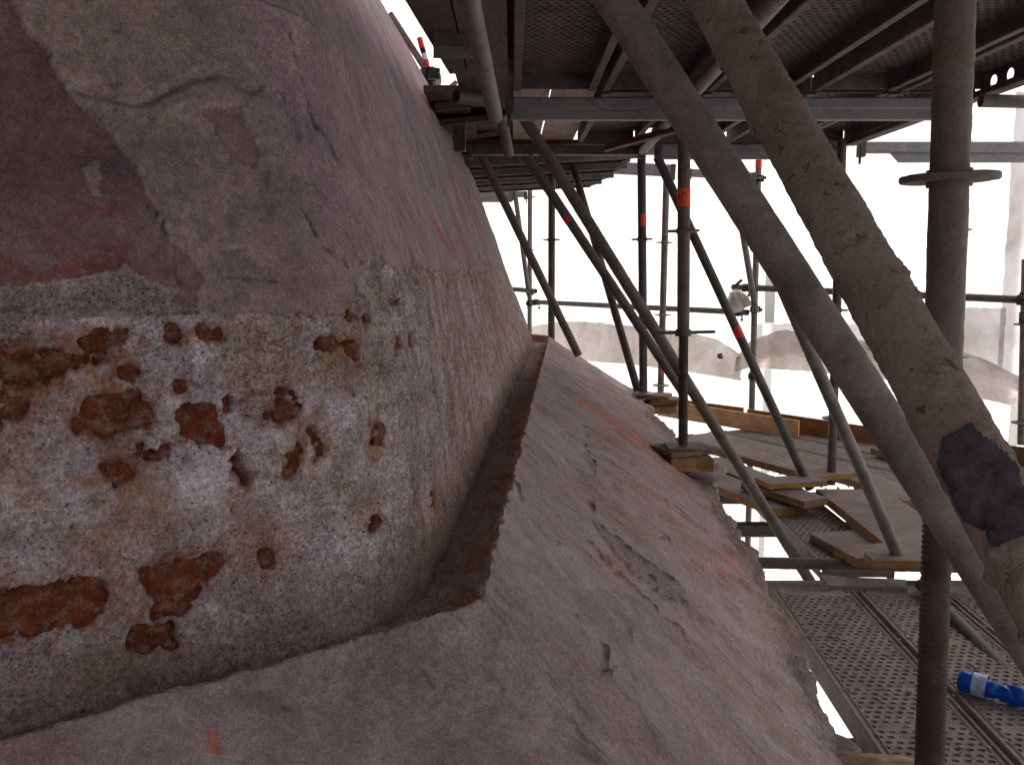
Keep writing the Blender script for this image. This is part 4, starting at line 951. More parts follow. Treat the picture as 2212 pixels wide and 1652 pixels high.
# ledger beams (double chord U section with gusset plates)
def ledger(x0, x1, Y, z, label, mat, h=.05, w=.05, lower=None, gusset=(), slope=0.0, Y1=None):
    Y1 = Y if Y1 is None else Y1
    a = np.array((x0, Y, z)); b = np.array((x1, Y1, z+slope)); c = (a+b)/2; Ln = np.linalg.norm(b-a); U, W, T = frame(b-a)
    B = np.stack([T, np.cross(W, T)*1.0, W], 1)
    t = thing('ledger_beam', c, label, 'beam', 'grey ledger beams under the decks')
    mb = MB(); mb.box(c, (Ln, w, h), B, .006); o = mb.build('top_chord', mat, t); 
    if lower:
        mb = MB(); mb.box(c-W*(h/2+lower/2-.004), (Ln*.985, w*.55, lower), B, .004); mb.build('lower_chord', mat, t)
    for gx0, gx1, gh in gusset:
        m0 = a+T*gx0; m1 = a+T*gx1; y_ = B[:, 1]*.006; mb = MB()
        V = []
        for s_ in (-1, 1): V += [m0-W*h/2+y_*s_, m1-W*h/2+y_*s_, m1-T*.05-W*(h/2+gh)+y_*s_, m0+T*.05-W*(h/2+gh)+y_*s_]
        mb.add(V, [(0, 1, 2, 3), (7, 6, 5, 4), (0, 4, 5, 1), (1, 5, 6, 2), (2, 6, 7, 3), (3, 7, 4, 0)]); mb.cyl(m0+T*.09-W*(h/2+gh*.45)-B[:, 1]*.008, m0+T*.09-W*(h/2+gh*.45)+B[:, 1]*.008, .008, None, 8); mb.build('gusset_plate', mat, t)
    for e, s_ in ((a, 1), (b, -1)):
        mb = MB(); mb.box(e+T*.012*s_-W*.01, (.035, w*1.15, h*1.35), B, .004); mb.box(e+T*.006*s_-W*.05, (.012, .012, .075), B, .002); mb.build('wedge_head', M['tube_dark'], t)
    reframe(t); return t
ZC = .69
ledger(-.02, 1.80, 3.62, ZC-.045, 'long grey ledger beam under the upper deck, nearest of the crossing beams', M['zinc'], .045, .05, .045)
ledger(-.25, .74, 5.08, ZC-.035, 'dark ledger beam ending at the dark patched post', M['tube_dark'], .055)
ledger(.80, 1.80, 5.06, ZC-.035, 'grey ledger beam between the patched post and the post behind the props', M['zinc'], .055, .05, .03)
ledger(1.90, 3.9, 4.98, ZC-.035, 'bright grey ledger beam with a gusset plate at the upper right', M['zinc'], .06, .05, None, ((.17, .95, .05),))
ledger(aty(1275, 357, 6.5)[0], aty(1462, 372, 6.5)[0], 6.6, aty(1275, 357, 6.5)[2], 'pale grey box beam of the far deck left of the taped post', M['zinc'], .085, .05, None, (), -.03)
ledger(aty(1488, 372, 7)[0], aty(1634, 385, 7)[0], 7.05, aty(1488, 372, 7)[2], 'short grey beam reaching the red-topped far post', M['zinc'], .06, .05, None, (), -.03)
ledger(aty(1010, 422, 9.3)[0], aty(1138, 430, 9.3)[0], 9.3, aty(1010, 420, 9.3)[2], 'far grey beam with a gusset beside the dome outline', M['zinc'], .06, .05, None, ((.1, .5, .05),))

# ------------------------------------------------------------------ steel deck planks
def hole_plate(nx, ny, cw, chh, hw, hh, depth, stagger=False, capf=1.0, x0=0, y0=0, seed=0, seg=8):
    r_ = random.Random(seed); V = []; Fc = []
    a = [math.pi/4+k*2*math.pi/seg for k in range(seg)]
    def sq(t):
        c, s = math.cos(t), math.sin(t); m = max(abs(c), abs(s)); return c/m, s/m
    D0_ = depth
    for j in range(ny):
        for i in range(nx):
            depth = D0_*(r_.choice((.08, .3, .5)) if (capf < 1 and capf > 0 and r_.random() < .2) else 1.0); filled = depth != D0_
            cx, cy = x0+(i+.5)*cw, y0+(j+.5)*chh; o = len(V); dx = (cw*.22*(1 if j % 2 else -1) if stagger else 0)
            for t in a: q = sq(t); V.append((cx+q[0]*cw/2, cy+q[1]*chh/2, 0))
            for t in a: V.append((cx+dx+math.cos(t)*hw/2, cy+math.sin(t)*hh/2, depth*.12))
            for t in a: V.append((cx+dx+math.cos(t)*hw*.40, cy+math.sin(t)*hh*.40, -depth))
            for k in range(seg):
                l = (k+1) % seg; Fc.append((o+k, o+l, o+seg+l, o+seg+k)); Fc.append((o+seg+k, o+seg+l, o+2*seg+l, o+2*seg+k))
            if filled or r_.random() < capf: Fc.append(tuple(range(o+2*seg, o+3*seg)))
    return V, Fc
PW = .32
_pk = {}
def plank_meshes(Ln, closed):
    key = (round(Ln, 2), closed)
    if key in _pk: return _pk[key]
    nx = 9; cw = .274/nx; ny = int((Ln-.08)/.027); ch_ = (Ln-.08)/ny
    V, Fc = hole_plate(nx, ny, cw, ch_, .021, .0155, -.006 if closed else .010, True, 1.0 if closed else .84, -.137, .04, seed=int(Ln*100))
    mb = MB(); mb.v = list(V); mb.f = list(Fc)
    # plain margins
    for (xa, xb, ya, yb) in ((-.148, -.137, 0, Ln), (.137, .148, 0, Ln), (-.137, .137, 0, .04), (-.137, .137, Ln-.04, Ln)): mb.add([(xa, ya, 0), (xb, ya, 0), (xb, yb, 0), (xa, yb, 0)], [(0, 1, 2, 3)])
    for (xa, xb) in ((-.1385, -.128), (.128, .1385)):
        mb.add([(xa, .0, .0), (xb, .0, .0), (xb, Ln, .0), (xa, Ln, .0), ((xa+xb)/2, 0, .004), ((xa+xb)/2, Ln, .004)], [(0, 4, 5, 3), (4, 1, 2, 5)])
    me = bpy.data.meshes.new('perforated_panel'); me.from_pydata(mb.v, [], mb.f)
    # side rail: folded lip, web and inward bottom flange
    def railm(s):
        pr = [(.148, 0), (.150, .007), (.157, .009), (.160, .005), (.160, -.062), (.157, -.066), (.132, -.066), (.130, -.060), (.133, -.058), (.154, -.058), (.156, -.05), (.156, -.002)]
        V = [(s*x, y, z) for y in (0, Ln) for x, z in pr]; n = len(pr)
        Fc = [(i, (i+1) % n, n+(i+1) % n, n+i) for i in range(n)]+[tuple(range(n)), tuple(range(n, 2*n))[::-1]]
        m = bpy.data.meshes.new('side_rail'); m.from_pydata(V, [], Fc); return m
    def capm(y, yh):
        ec = MB(); ec.box((0, y, -.03), (.296, .008, .058))
        for x in (-.10, .10): ec.box((x, yh, -.012), (.05, .045, .018), None, .004)
        em = bpy.data.meshes.new('end_cap'); em.from_pydata(ec.v, [], ec.f); return em
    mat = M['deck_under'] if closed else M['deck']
    _pk[key] = (me, railm(-1), railm(1), capm(.004, -.02), capm(Ln-.004, Ln+.02))
    for m in _pk[key]: m.materials.append(mat)
    return _pk[key]
def plank(x, y, z, Ln, label, closed, ang=0.0, group='perforated steel deck planks', tilt=0.0, right=True):
    t = thing('deck_plank', (x, y, z), label, 'deck plank', group); t.rotation_euler = (tilt, 0, ang)
    ms = plank_meshes(Ln, closed)
    for ki, (nme, m) in enumerate(zip(('perforated_panel', 'side_rail', 'side_rail', 'end_cap', 'end_cap'), ms)):
        if ki == 2 and not right: continue
        o = bpy.data.objects.new(nme, m); COL.objects.link(o); o.parent = t
        if nme == 'perforated_panel': o['kind'] = 'stuff'
    return t
# upper deck, seen from below: seams measured at x = 0, .33, .69, 1.15, 1.52 ; panel faces sit above the rails' lower flange
UPG = 'steel planks of the upper deck'
xs_up = [.165, .512, .92, 1.335, 1.68]
desc = ['between the overhead leaning tube and the first rail pair', 'between the first and second rail pair', 'above the crossing of the two thick props', 'between the thick props and the nearest post', 'outermost, right of the nearest post']
ZU = ZC+.062
for x, d in zip(xs_up, desc):
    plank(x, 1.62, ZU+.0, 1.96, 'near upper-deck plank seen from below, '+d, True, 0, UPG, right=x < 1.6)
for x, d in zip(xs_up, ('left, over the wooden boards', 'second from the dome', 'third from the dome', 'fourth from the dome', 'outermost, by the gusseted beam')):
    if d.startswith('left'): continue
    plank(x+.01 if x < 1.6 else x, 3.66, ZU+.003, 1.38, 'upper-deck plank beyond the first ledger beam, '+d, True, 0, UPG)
for i, x in enumerate(xs_up+[-.17, -.5, -.83, -1.16]):  # unseen planks put overhead to keep sky light off the wall
    plank(x, -.36, ZU+.004, 1.94, 'unseen upper-deck plank added for shade overhead of the camera, number %s from the dome side' % ['six', 'seven', 'eight', 'nine', 'ten', 'five', 'four', 'three', 'two'][i], True, 0, UPG) if True else None
plank(-1.5, -.36, ZU+.004, 1.94, 'unseen upper-deck plank added for shade overhead of the camera, closest to the dome', True, 0, UPG)
# filler strips (wider gaps): boards added over the planks to block light through gaps
def board(name, corners, th, mat, label, cat='board', group=None, bow=0.0, jag=0.0, seed=0, nx=10, bev=.003):
    """corners: four top-face points, anticlockwise; built with thickness below the top face"""
    c = np.array(corners, float); o = c.mean(0); e1 = c[1]-c[0]; e1 /= np.linalg.norm(e1)
    n_ = np.cross(c[1]-c[0], c[3]-c[0]); n_ /= np.linalg.norm(n_)
    if n_[2] < 0 and abs(n_[2]) > .3: n_ = -n_
    e2 = np.cross(n_, e1)
    nu_, nv_ = nx, 5; V = []; 
    for lay in (0, 1):
        for i in range(nu_+1):
            for j in range(nv_+1):
                u, v = i/nu_, j/nv_; p = (c[0]*(1-u)+c[1]*u)*(1-v)+(c[3]*(1-u)+c[2]*u)*v
                if (i in (0, nu_)) or (j in (0, nv_)):
                    p = p+(o-p)/np.linalg.norm(o-p)*bev*(1 if lay == 0 else .3)
                p = p+n_*(bow*math.sin(u*3.14)) - n_*(th if lay else (0 if not((i in (0, nu_)) or (j in (0, nv_))) else bev))
                V.append(p)
    V = np.array(V)
    if jag:
        m = np.array([(k % ((nu_+1)*(nv_+1)))//(nv_+1) in (0, nu_) for k in range(len(V))]); V[m] += (e1*jag)*fbm(V[m], 30, 3, seed)[:, None]
    V += (n_*.0012)*fbm(V, 12, 3, seed+1)[:, None]
    W_ = (nu_+1)*(nv_+1); q = grid_faces(nu_+1, nv_+1); Fc = [tuple(f) for f in q]+[tuple(W_+i for i in f[::-1]) for f in q]
    st = nv_+1; bd = [i*st for i in range(nu_+1)]+[nu_*st+j for j in range(1, nv_+1)]+[i*st+nv_ for i in range(nu_-1, -1, -1)]+[j for j in range(nv_-1, 0, -1)]
    for a, b in zip(bd, bd[1:]+bd[:1]): Fc.append((a, W_+a, W_+b, b))
    loc = V.mean(0); V = V-loc
    # local x axis along the board so that the grain runs lengthwise on Y of the object
    B = np.stack([e2, e1, np.cross(e2, e1)], 1)
    Vl = V @ B
    ob = mesh_obj(name, Vl, Fc, mat); ob.location = loc; ob.rotation_euler = Matrix([tuple(r) for r in B]).to_euler()
    tag(ob, label, cat, group); return ob
def rect_board(x0, x1, y0, y1, z, th, mat, label, **k): return board('timber_board', [(x0, y0, z), (x0, y1, z), (x1, y1, z), (x1, y0, z)], th, mat, label, **k)
UB = 'old boards filling the upper deck'
rect_board(.65, .78, 1.2, 5.0, ZU+.05, .04, M['wood_dark'], 'dark filler board added to block light above the second rail pair of the upper deck', group=UB)  # these fillers and cross boards are added to shut out bright sky
rect_board(1.06, 1.20, 1.2, 5.0, ZU+.05, .04, M['wood_dark'], 'dark filler board added to block light in the upper-deck gap between the thick props', group=UB)
rect_board(1.46, 1.55, 1.2, 5.05, ZU+.05, .03, M['wood_dark'], 'dark batten added to block light over the gap beside the outermost upper plank', group=UB)
rect_board(-.20, 1.86, 3.48, 3.80, ZU+.09, .03, M['wood_dark'], 'cross board added to block light at the joint above the first ledger beam', group=UB)
rect_board(.35, 1.86, 4.98, 5.12, ZU+.09, .03, M['wood_dark'], 'cross board added to block light above the second ledger beam', group=UB)
rect_board(-.42, 1.86, 5.14, 5.62, ZC+.035, .03, M['wood_dark'], 'wide dark cross board added to block light just beyond the second ledger beam', group=UB)
rect_board(.30, .38, 1.2, 5.0, ZU+.05, .04, M['wood_dark'], 'thin dark batten added to block light above the first rail pair', group=UB)
# boards between dome and steel planks (left, upper), with sawn-off ragged edge
def up(px, py, z=ZC+.01): return atz(px, py, z)
zb_ = ZC+.03
e_near = atz(835, -60, zb_); e_mid = atz(881, 34, zb_); e_m2 = atz(944, 135, zb_); e_far = atz(980, 178, zb_)
board('timber_board', [(-.155, 1.2, zb_), (-.155, 3.3, zb_), (-.014, 3.3, zb_), (-.014, 1.2, zb_)], .035, M['wood_dark'], 'dark overhead board right beside the steel plank seam', group=UB)
board('timber_board', [(e_near[0]-.02, 1.6, zb_+.003), (e_far[0]+.005, 3.28, zb_+.003), (-.16, 3.28, zb_+.003), (-.16, 1.6, zb_+.003)], .035, M['wood_dark'], 'dark overhead board with the ragged edge against the sky', group=UB, jag=.01, seed=5, nx=20)
rect_board(.62, 1.02, 1.2, 2.45, -1.36, .04, M['wood_red'], 'dark red-brown board lying below the near plank beside the skirt')
rect_board(-.20, .06, 1.2, 3.6, ZU+.06, .03, M['wood_dark'], 'upper dark board added to block light in the slit beside the first steel plank', group=UB)  # added above the slit to stop the bright sky showing
rect_board(-.36, -.19, 3.72, 5.05, ZC+.05, .03, M['wood_dark'], 'dark overhead board past the ledger beam, nearest the dome', group=UB)
rect_board(-.22, .01, 3.28, 5.6, ZC+.085, .03, M['wood_dark'], 'dark overhead board past the ledger beam, beside the pale pair', group=UB)
board('timber_block', [atz(935, 61, .70), atz(1042, 66, .70), atz(1042, 94, .70), atz(935, 90, .70)], .05, M['tube_dark'], 'short dark block under the overhead boards near the dome', 'block')
rail(985, 208, 3.1, 1062, 218, 3.2, 'short dark open tube end under the overhead boards', M['tube_dark'])
board('timber_board', [aty(940, 226, 4.2), aty(1068, 208, 4.2), aty(1068, 206, 3.9), aty(938, 222, 3.9)], .035, M['wood_dark'], 'brown board end poking out beside the dome under the overhead boards', group=UB)
board('timber_board', [aty(945, 262, 4.6), aty(1075, 246, 4.6), aty(1075, 244, 4.2), aty(945, 258, 4.2)], .03, M['wood_dark'], 'lower brown board end beside the dome outline', group=UB)
pst = MB(); pst.box(aty(993, 290, 4.6), (.06, .06, .17), None, .004); tag(pst.build('timber_block', M['tube_dark'], None, loc=aty(993, 290, 4.6)), 'short dark upright block between the dome and the first leaning tube', 'block')
for k, (pa, pb, Y, lab, mm) in enumerate((((1000, 318), (1150, 313), 5.3, 'dark board edge below the upper deck close to the dome', 'wood_dark'), ((955, 300), (1075, 282), 5.0, 'thin rust-brown board sloping beside the dome under the upper deck', 'wood_red'))):
    board('timber_board', [aty(*pa, Y), aty(*pb, Y), aty(*pb, Y+.5), aty(*pa, Y+.5)], .03, M[mm], lab, group=UB)
# second bay: pale boards over the beam, then dark
ypl = 3.72
for x0, x1, mat, lab in ((.005, .155, 'wood_pale', 'pale pinkish board over the ledger beam, left one of the pair'), (.165, .345, 'wood_pale', 'pale pinkish board over the ledger beam, right one of the pair')):
    rect_board(x0, x1, ypl, 5.6, ZC+.06, .03, M[mat], lab, group=UB)
board('timber_board', [aty(1305, 318, 4.7), aty(1485, 268, 4.1), aty(1485, 262, 4.02), aty(1305, 312, 4.62)], .03, M['wood_dull'], 'long thin orange batten slanting under the upper deck', group=UB)
# far deck beyond second ledger: transverse planks seen edge-on with slits of light
def far_plank(px0, py0, px1, py1, Y0, Y1, lab):
    a = aty(px0, py0, Y0); b = aty(px1, py1, Y1); d = b-a; ang = math.atan2(d[1], d[0])-math.pi/2
    t = plank(a[0], a[1], a[2], 1.15, lab, True, ang, 'steel planks of the far upper deck')
    Ln = np.linalg.norm(d[:2]); t.rotation_euler = (math.atan2(d[2], Ln), 0, ang); return t
for k, (y, Y) in enumerate(((338, 5.62), (360, 5.95), (379, 6.35), (392, 6.75))):
    a = aty(985, y, Y); z = ZC+.04
    far_plank(985-6*k, y+6, 1420, y-16, Y, Y+.35, 'far upper-deck plank seen edge-on, %s row from the ledger beam' % ('first', 'second', 'third', 'lowest')[k])

# outer edge beam with oval holes
V, Fc = hole_plate(30, 1, .115, .075, .060, .055, .004, False, 0.0, 0, 0, seg=16)
V = np.array(V); V2 = np.stack([np.full(len(V), 0.0)+V[:, 2], V[:, 0], V[:, 1]], -1)
eb = thing('edge_beam', (1.846, 1.5, ZU-.078), 'steel edge beam with a row of oval holes at the upper right', 'beam')
o = mesh_obj('holed_web', V2, Fc, M['tube_dark'], eb); 
fl = MB(); fl.box((-.012, 1.725, -.008), (.06, 3.45, .012), None, .003).box((-.022, 1.725, .0), (.012, 3.45, .03), None, .003); fl.build('lower_flange', M['deck_under'], eb)
fl = MB(); fl.box((-.004, 1.725, .081), (.03, 3.45, .012), None, .003); fl.build('upper_flange', M['tube_dark'], eb)
# tie wires hanging from the first ledger
def wire(pts, label, r=.0014, name='tie_wire', mat=None, cat='wire', group='loose tie wires'):
    mb = MB(); pts = np.array(pts)
    tq = np.linspace(0, len(pts)-1, (len(pts)-1)*6+1); Q = np.stack([np.interp(tq, np.arange(len(pts)), pts[:, c]) for c in range(3)], -1)
    for _ in range(3): Q[1:-1] = (Q[:-2]+2*Q[1:-1]+Q[2:])/4
    for a, b in zip(Q[:-1], Q[1:]): mb.cyl(a, b, r, None, 6, False)
    return tag(mb.build(name, mat or M['wire'], None, True, loc=Q[0]), label, cat, group)
wire([aty(*p, 3.5) for p in ((1268, 214), (1300, 238), (1345, 241), (1400, 236), (1440, 222))], 'dark wire loop sagging from the first ledger beam')
wire([aty(*p, 3.48) for p in ((1375, 241), (1392, 252), (1410, 240), (1430, 225))], 'small bent wire end under the first ledger beam')
wire([aty(*p, 3.3) for p in ((1130, 240), (1190, 190), (1240, 182), (1300, 172))], 'thin wire running along the plank underside', .001)
wire([aty(*p, 4.9) for p in ((1618, 318), (1655, 350), (1690, 346), (1660, 322))], 'wire loop at the ledger beam above the red-topped post', .0012)
wire([aty(*p, 6.3) for p in ((1444, 685), (1449, 715), (1446, 760), (1440, 795), (1447, 880))], 'thin wire hanging beside the grey post with three discs', .0012)

# ------------------------------------------------------------------ lower deck
ZD = -1.25
LD = 'steel planks of the lower deck'
pe_ = atz(1664, 1276, ZD); PA = -.050; dP = np.array((-math.sin(PA), math.cos(PA), 0)); nP = np.array((dP[1], -dP[0], 0)); x1_ = pe_[0]+.12
for k, lab in enumerate(('near lower-deck plank beside the skirt, left of the threaded jack', 'near lower-deck plank behind the threaded jack and under the blue bottle', 'near lower-deck plank at the right, mostly under the leaning props')):
    q = pe_+nP*(.162+.336*k)-dP*2.40; plank(q[0], q[1], ZD+(0, .002, -.002)[k], 2.40, lab, False, PA, LD)
for k, (x_, y_, w_) in enumerate(((.80, -1.50, 'touching the skirt, where the two thick props stand'), (1.136, -1.50, 'second from the skirt'), (1.472, -1.50, 'third from the skirt'), (.464, -2.30, 'at the left, stopping short of the skirt'))):
    plank(x_, y_, ZD, 2.40 if k < 3 else 1.96, 'lower-deck plank under the camera, '+w_, False, 0, LD)
plank(1.475, 3.66, ZD, 1.38, 'short middle-deck plank between the low tube and the timber boards', False, -.02, LD)
plank(2.12, 3.66, ZD-.004, 1.38, 'middle-deck plank right of the wide dusty board', False, -.02, LD)
# far deck, turned with the dome
s1a = atz(1489, 941, ZD); s1b = atz(1953, 1057, ZD); dd = s1a-s1b; dd /= np.linalg.norm(dd); an = math.atan2(dd[1], dd[0])-math.pi/2; nn = np.array((dd[1], -dd[0], 0))
for k in range(4):
    p = s1b-dd*1.1+nn*(.165+.335*k)
    if k == 3: p = p+dd*.25
    plank(p[0], p[1], ZD-.003*k, 3.0, 'far-deck plank turned aslant, %s counted from the timber boards' % ('first', 'second', 'third', 'last')[k], False, an, LD)
# ledgers under the decks
ledger(.85, 2.3, 3.56, ZD-.07, 'dusty ledger beam across the end of the near lower deck', M['deck'], .05, .06)
ledger(.95, 2.35, 5.10, ZD-.09, 'ledger beam under the timber boards of the lower deck', M['tube_dark'], .06, .06)
ledger(.72, 1.9, 4.55, ZD-.115, 'dark beam just below the broken end boards by the skirt', M['tube_dark'], .07, .06)
mb = MB(); q0 = atz(1765, 1245, ZD+.01); q1 = atz(1955, 1262, ZD+.01)
board('timber_board', [atz(1770, 1240, ZD+.015), atz(1958, 1250, ZD+.015), atz(1962, 1268, ZD+.015), atz(1790, 1262, ZD+.015)], .06, M['deck'], 'dusty cross rail at the end of the near lower deck', 'rail')

LB_ = 'loose timbers on the lower deck'
def pb(pts, z, th, mat, label, **k):
    c = [atz(x, y, z) for x, y in pts]; return board('timber_board', c, th, M[mat], label, group=LB_, **k)
ZB = ZD+.055
def pbr(A, B, w, z, th, mat, label, cut=None, **k):
    """a straight-sawn board: one long edge from sight line A to sight line B, width w to the far side"""
    a = atz(*A, z); b = atz(*B, z); d = b-a; L_ = np.linalg.norm(d); d = d/L_; n = np.array((-d[1], d[0], 0))
    if n @ np.array((.7, .7, 0)) < 0: n = -n
    if cut: b = a+d*cut
    return board('timber_board', [a, b, b+n*w, a+n*w], th, M[mat], label, group=LB_, **k)
pbr((1762, 1054), (1936, 1192), .36, ZB+.03, .045, 'wood_cut', 'wide dusty board lying askew in the middle of the lower deck', nx=12)
pbr((1800, 1018), (1952, 1080), .21, ZB, .045, 'wood_cut', 'dusty plank with an orange cut end beyond the wide board', nx=12)
pbr((1452, 944), (1726, 1018), .22, ZB+.03, .045, 'wood_cut', 'long dusty scaffold plank running away to the far deck', nx=20)
pbr((1500, 990), (1630, 1042), .20, ZB, .045, 'wood_dust', 'shorter dusty plank below the long scaffold plank', nx=10)
pbr((1490, 1026), (1672, 1098), .21, ZB-.005, .045, 'wood_cut', 'dusty board against the skirt, lowest of the left pile', nx=10)
pbr((1600, 1040), (1738, 1082), .17, ZB+.045, .04, 'wood_dust', 'short dusty board wedged left of the wide board', nx=8)
pbr((1630, 1030), (1662, 1045), .34, ZB+.085, .03, 'wood_cut', 'small wooden offcut on the pile of boards', nx=5)
pbr((1712, 1020), (1746, 1031), .38, ZB+.06, .03, 'wood_cut', 'small orange offcut beside the foot of the far post', nx=5)
pbr((1748, 1150), (1822, 1190), .26, ZB-.01, .05, 'wood_dust', 'broken dusty timber at the end of the short plank', nx=6, jag=.006, seed=9)
pbr((1800, 1178), (1850, 1205), .42, ZB+.035, .04, 'wood_cut', 'dusty timber offcut against the low tube', nx=6)
pbr((1866, 1190), (1884, 1208), .44, ZB+.075, .035, 'wood_cut', 'yellowish timber offcut under the end of the wide board', nx=6)
pbr((1880, 966), (1922, 980), .16, ZD+.06, .04, 'wood_dust', 'short dusty timber on the far deck by the red-brown board', nx=5)
# toe boards (upright)
def toe(pa, pb_, Y0, Y1, h, th, mat, label, **k):
    a = aty(*pa, Y0); b = aty(*pb_, Y1); d = b-a; nrm = np.array((d[1], -d[0], 0)); nrm /= np.linalg.norm(nrm)
    c = [a, b, b-np.array((0, 0, h)), a-np.array((0, 0, h))]
    return board('toe_board', c, th, M[mat], label, 'toe board', 'toe boards of the lower deck', nx=10)
toe((1425, 862), (1729, 908), 7.35, 6.55, .135, .03, 'wood_orange', 'bright orange toe board along the far deck')
toe((1425, 856), (1608, 880), 7.5, 7.0, .10, .03, 'wood_red', 'dark red-brown board behind the left part of the orange toe board')
toe((1618, 883), (2090, 950), 7.0, 5.9, .19, .035, 'wood_red', 'red-brown toe board running right behind the thick props')
toe((2050, 945), (2300, 975), 6.1, 5.4, .17, .035, 'wood_dust', 'dusty toe board beyond the crusted prop at the right edge')
oe = x1_+.85
board('toe_board', [(oe, 1.0, ZD+.16), (oe, 3.5, ZD+.16), (oe, 3.5, ZD+.0), (oe, 1.0, ZD+.0)], .035, M['wood_dark'], 'dark toe board along the near deck, under the thick props', 'toe board', 'toe boards of the lower deck')
# timber pads under the jack posts
bz = b_[2]-.008
def pad(cx, cy, ztop, dims, ang, mat, label, seed=0):
    r_ = rotz(ang); hx_, hy_, hz_ = dims[0]/2, dims[1]/2, dims[2]
    c = [np.array((cx, cy, ztop))+r_ @ np.array(v) for v in ((-hx_, -hy_, 0), (-hx_, hy_, 0), (hx_, hy_, 0), (hx_, -hy_, 0))]
    return board('timber_block', c, hz_, M[mat], label, 'block', 'timber pads under the posts', jag=.012, seed=seed, nx=6)
pad(b_[0]+.015, b_[1]+.03, bz, (.23, .19, .02), .35, 'wood_dust', 'split dusty board directly under the threaded jack', 3)
pad(b_[0]+.015, b_[1]-.02, bz-.022, (.17, .14, .055), .1, 'wood_cut', 'timber block below the split board under the jack', 4)
pad(b3_[0]+.07, b3_[1]+.05, b3_[2]-.012, (.20, .16, .025), -.3, 'wood_cut', 'top board of the small pile under the dark post', 5)
pad(b3_[0]+.13, b3_[1]+.06, b3_[2]-.040, (.20, .14, .035), .1, 'wood_cut', 'lower board of the small pile under the dark post', 6)
pad(b3_[0]+.05, b3_[1]+.04, b3_[2]-.078, (.26, .2, .04), .2, 'wood_dust', 'broad dusty board at the bottom of the small pile under the dark post', 7)
# mortar lump bedding
def lump(c, r, mat, label, seed, cat='lump', squash=.5, n=14, name='mortar_lump'):
    V = []; 
    for i in range(n+1):
        for j in range(2*n):
            th, ph = math.pi*i/n, math.pi*j/n; V.append((math.sin(th)*math.cos(ph), math.sin(th)*math.sin(ph), math.cos(th)))
    V = np.array(V); d = 1+.38*fbm(V+seed, 1.6, 4, seed)+.10*fbm(V, 7, 3, seed+1); V = V*d[:, None]*np.array(r if hasattr(r, '__len__') else (r, r, r*squash))
    o = mesh_obj(name, V, grid_faces(n+1, 2*n, True), mat, None, False); o.location = tuple(c); tag(o, label, cat); return o
lump(np.array((b_[0]+.06, b_[1]-.01, bz-.10)), (.10, .09, .045), M['crumb'], 'lump of old mortar bedding the timber block on the skirt edge', 21)
lump(atz(1915, 1672, -1.18), (.15, .07, .035), M['rubble'], 'ochre broken stone at the bottom edge beside the skirt', 25, 'stone', name='broken_stone')
lump(aty(930, 172, 7.0), (.07, .06, .10), M['rubble'], 'ochre rubble bag seen in the bright gap at the top', 29, 'rubble', name='rubble_heap')
# crumbs and debris scattered on the decks (one object: nobody could count them)
mb = MB(); r_ = random.Random(5)
for k in range(900):
    x = r_.uniform(x1_-.15, x1_+.82); y = 1.2+2.25*r_.random(); s = r_.choice((.002, .003, .003, .004, .006)); 
    mb.box((x, y, ZD+.004+s*.3), (s*r_.uniform(1, 2.4), s*r_.uniform(1, 2), s*.8), rotz(r_.uniform(0, 3)))
for k in range(500):
    x = r_.uniform(1.3, 2.3); y = 3.7+2.2*r_.random(); s = r_.choice((.004, .005, .007)); mb.box((x, y, ZD+.005), (s*2, s, s), rotz(r_.uniform(0, 3)))
cr = mb.build('mortar_crumbs', M['crumb']); tag(cr, 'pale crumbs and chips of mortar scattered over the lower deck', 'debris', kind='stuff')

# ------------------------------------------------------------------ bottle
ba = atz(2068, 1466, ZD+.040); bb = atz(2262, 1520, ZD+.036)
bt = thing('water_bottle', ba, 'crumpled blue plastic water bottle lying on the lower deck', 'bottle')
U, W, T = frame(bb-ba); Lb = .245
prof = [(0, .010), (.004, .026), (.012, .032), (.03, .033), (.032, .031), (.036, .033), (.05, .033), (.085, .033), (.087, .031), (.092, .033), (.10, .0305), (.112, .0275), (.122, .029), (.135, .0325), (.158, .0325), (.172, .030), (.19, .021), (.205, .0135), (.22, .013)]
tz = np.linspace(0, .22, 60); rr = np.interp(tz, [p[0] for p in prof], [p[1] for p in prof]); seg = 30; a = np.arange(seg)*2*math.pi/seg
ring = np.cos(a)[:, None]*U+np.sin(a)[:, None]*W; Pb = ba+T*tz[:, None, None]+ring[None]*rr[:, None, None]
dn_ = fbm(Pb, 22, 3, 700); Pb = Pb+ring[None]*(-.011*np.abs(dn_)*sstep(.02, .05, tz)[:, None]*(1-sstep(.185, .2, tz))[:, None])[..., None]
V = np.vstack([Pb.reshape(-1, 3), [ba]]); Fc = [tuple(f) for f in grid_faces(60, seg, True)]+[(k, len(V)-1, (k+1) % seg) for k in range(seg)]
mesh_obj('bottle_body', V, Fc, M['bottle'], bt, True)
mb = MB(); mb.cyl(ba+T*.218, ba+T*.236, .0155, None, 18); mb.build('cap', M['white_plastic'], bt, True)
Vl = (ba+T*np.linspace(.042, .080, 12)[:, None, None]+ring[None]*.0342).reshape(-1, 3)
mesh_obj('bottle_label', Vl, grid_faces(12, seg, True), flat('bottle_label_print', (.30, .36, .55), .5, .5, 40), bt, True)
reframe(bt)

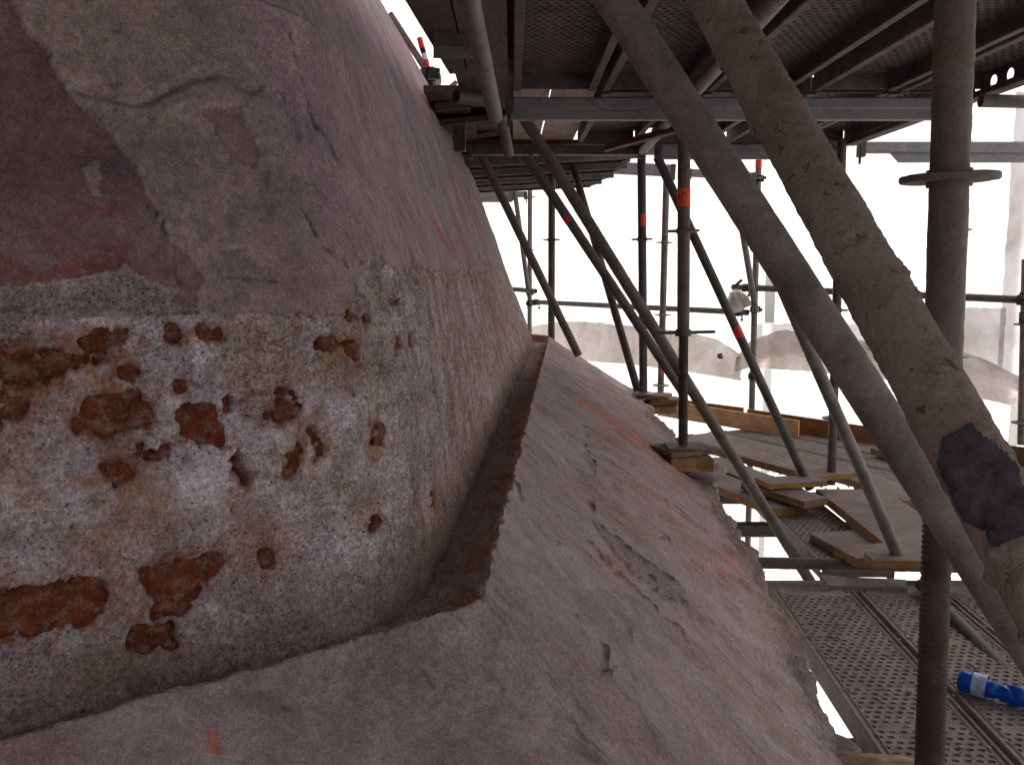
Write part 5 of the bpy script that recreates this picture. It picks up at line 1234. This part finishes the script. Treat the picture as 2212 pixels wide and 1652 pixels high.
# ------------------------------------------------------------------ small things in the distance
bgp = aty(1590, 640, 7.0)
mb = MB(); nb_ = 9; V = []
for i in range(nb_+1):
    for j in range(nb_+1):
        u, v = i/nb_-.5, j/nb_; w_ = .03+.075*v; V.append((u*2*w_+.02*v, .02*math.sin(u*9)+.015*math.sin(v*7+u*4), -.16*v+.03*abs(u)))
V = np.array(V)
bag = mesh_obj('plastic_bag', np.vstack([V, V+np.array((0, .035, .004))]), [tuple(f) for f in grid_faces(nb_+1, nb_+1)]+[tuple((nb_+1)**2+i for i in f[::-1]) for f in grid_faces(nb_+1, nb_+1)], M['sheet_dirty'], None, True); bag.location = tuple(aty(1589, 632, 7.0)); bag.rotation_euler = (0, -.35, .3)
tag(bag, 'small crumpled bag tied to the end of the long right-hand rail', 'bag')
mb = MB(); mb.box(aty(1594, 612, 7.05), (.085, .012, .02), np.array(((.75, 0, -.66), (0, 1, 0), (.66, 0, .75))), .003); tag(mb.build('strap_end', M['black_plastic'], None, loc=aty(1594, 612, 7.05)), 'stiff black strap end above the small bag on the rail', 'strap')
pl_ = thing('striped_pole', aty(928, 160, 6.6), 'short red and white striped pole in the bright gap at the top', 'pole')
pts = [aty(906, 82, 6.6), aty(912, 104, 6.6), aty(916, 116, 6.6), aty(920, 130, 6.6), aty(926, 162, 6.6)]
for a, b, m_ in zip(pts[:-1], pts[1:], ('tape_red', 'black_plastic', 'white_plastic', 'tape_red')):
    MB().cyl(a, b, .02, .02, 12).build('stripe', M[m_], pl_, True)
MB().cyl(aty(926, 150, 6.6), aty(934, 200, 6.6), .021, .021, 12).build('stripe', M['iron'], pl_, True)
coupler(pl_, aty(930, 160, 6.55), (0, 0, 1), sc=1.5, seed=3); reframe(pl_)
rail(842, 30, 6.6, 926, 160, 6.6, 'thin red-brown tube slanting through the bright gap at the top', M['rust_tube'])
board('timber_board', [aty(925, 226, 6.2), aty(984, 172, 6.2), aty(984, 172, 6.0), aty(925, 226, 6.0)], .03, M['wood_pale'], 'pale board slanting in the bright gap at the top', group=UB)
for o in COL.objects:
    if o.type == 'MESH' and o.parent is None and 'category' not in o.keys() and o.get('kind') is None: print('untagged', o.name)
print('verts wall', nu*nh, 'skirt', n2*S0.shape[1], 'bricks', len(brick_regions))
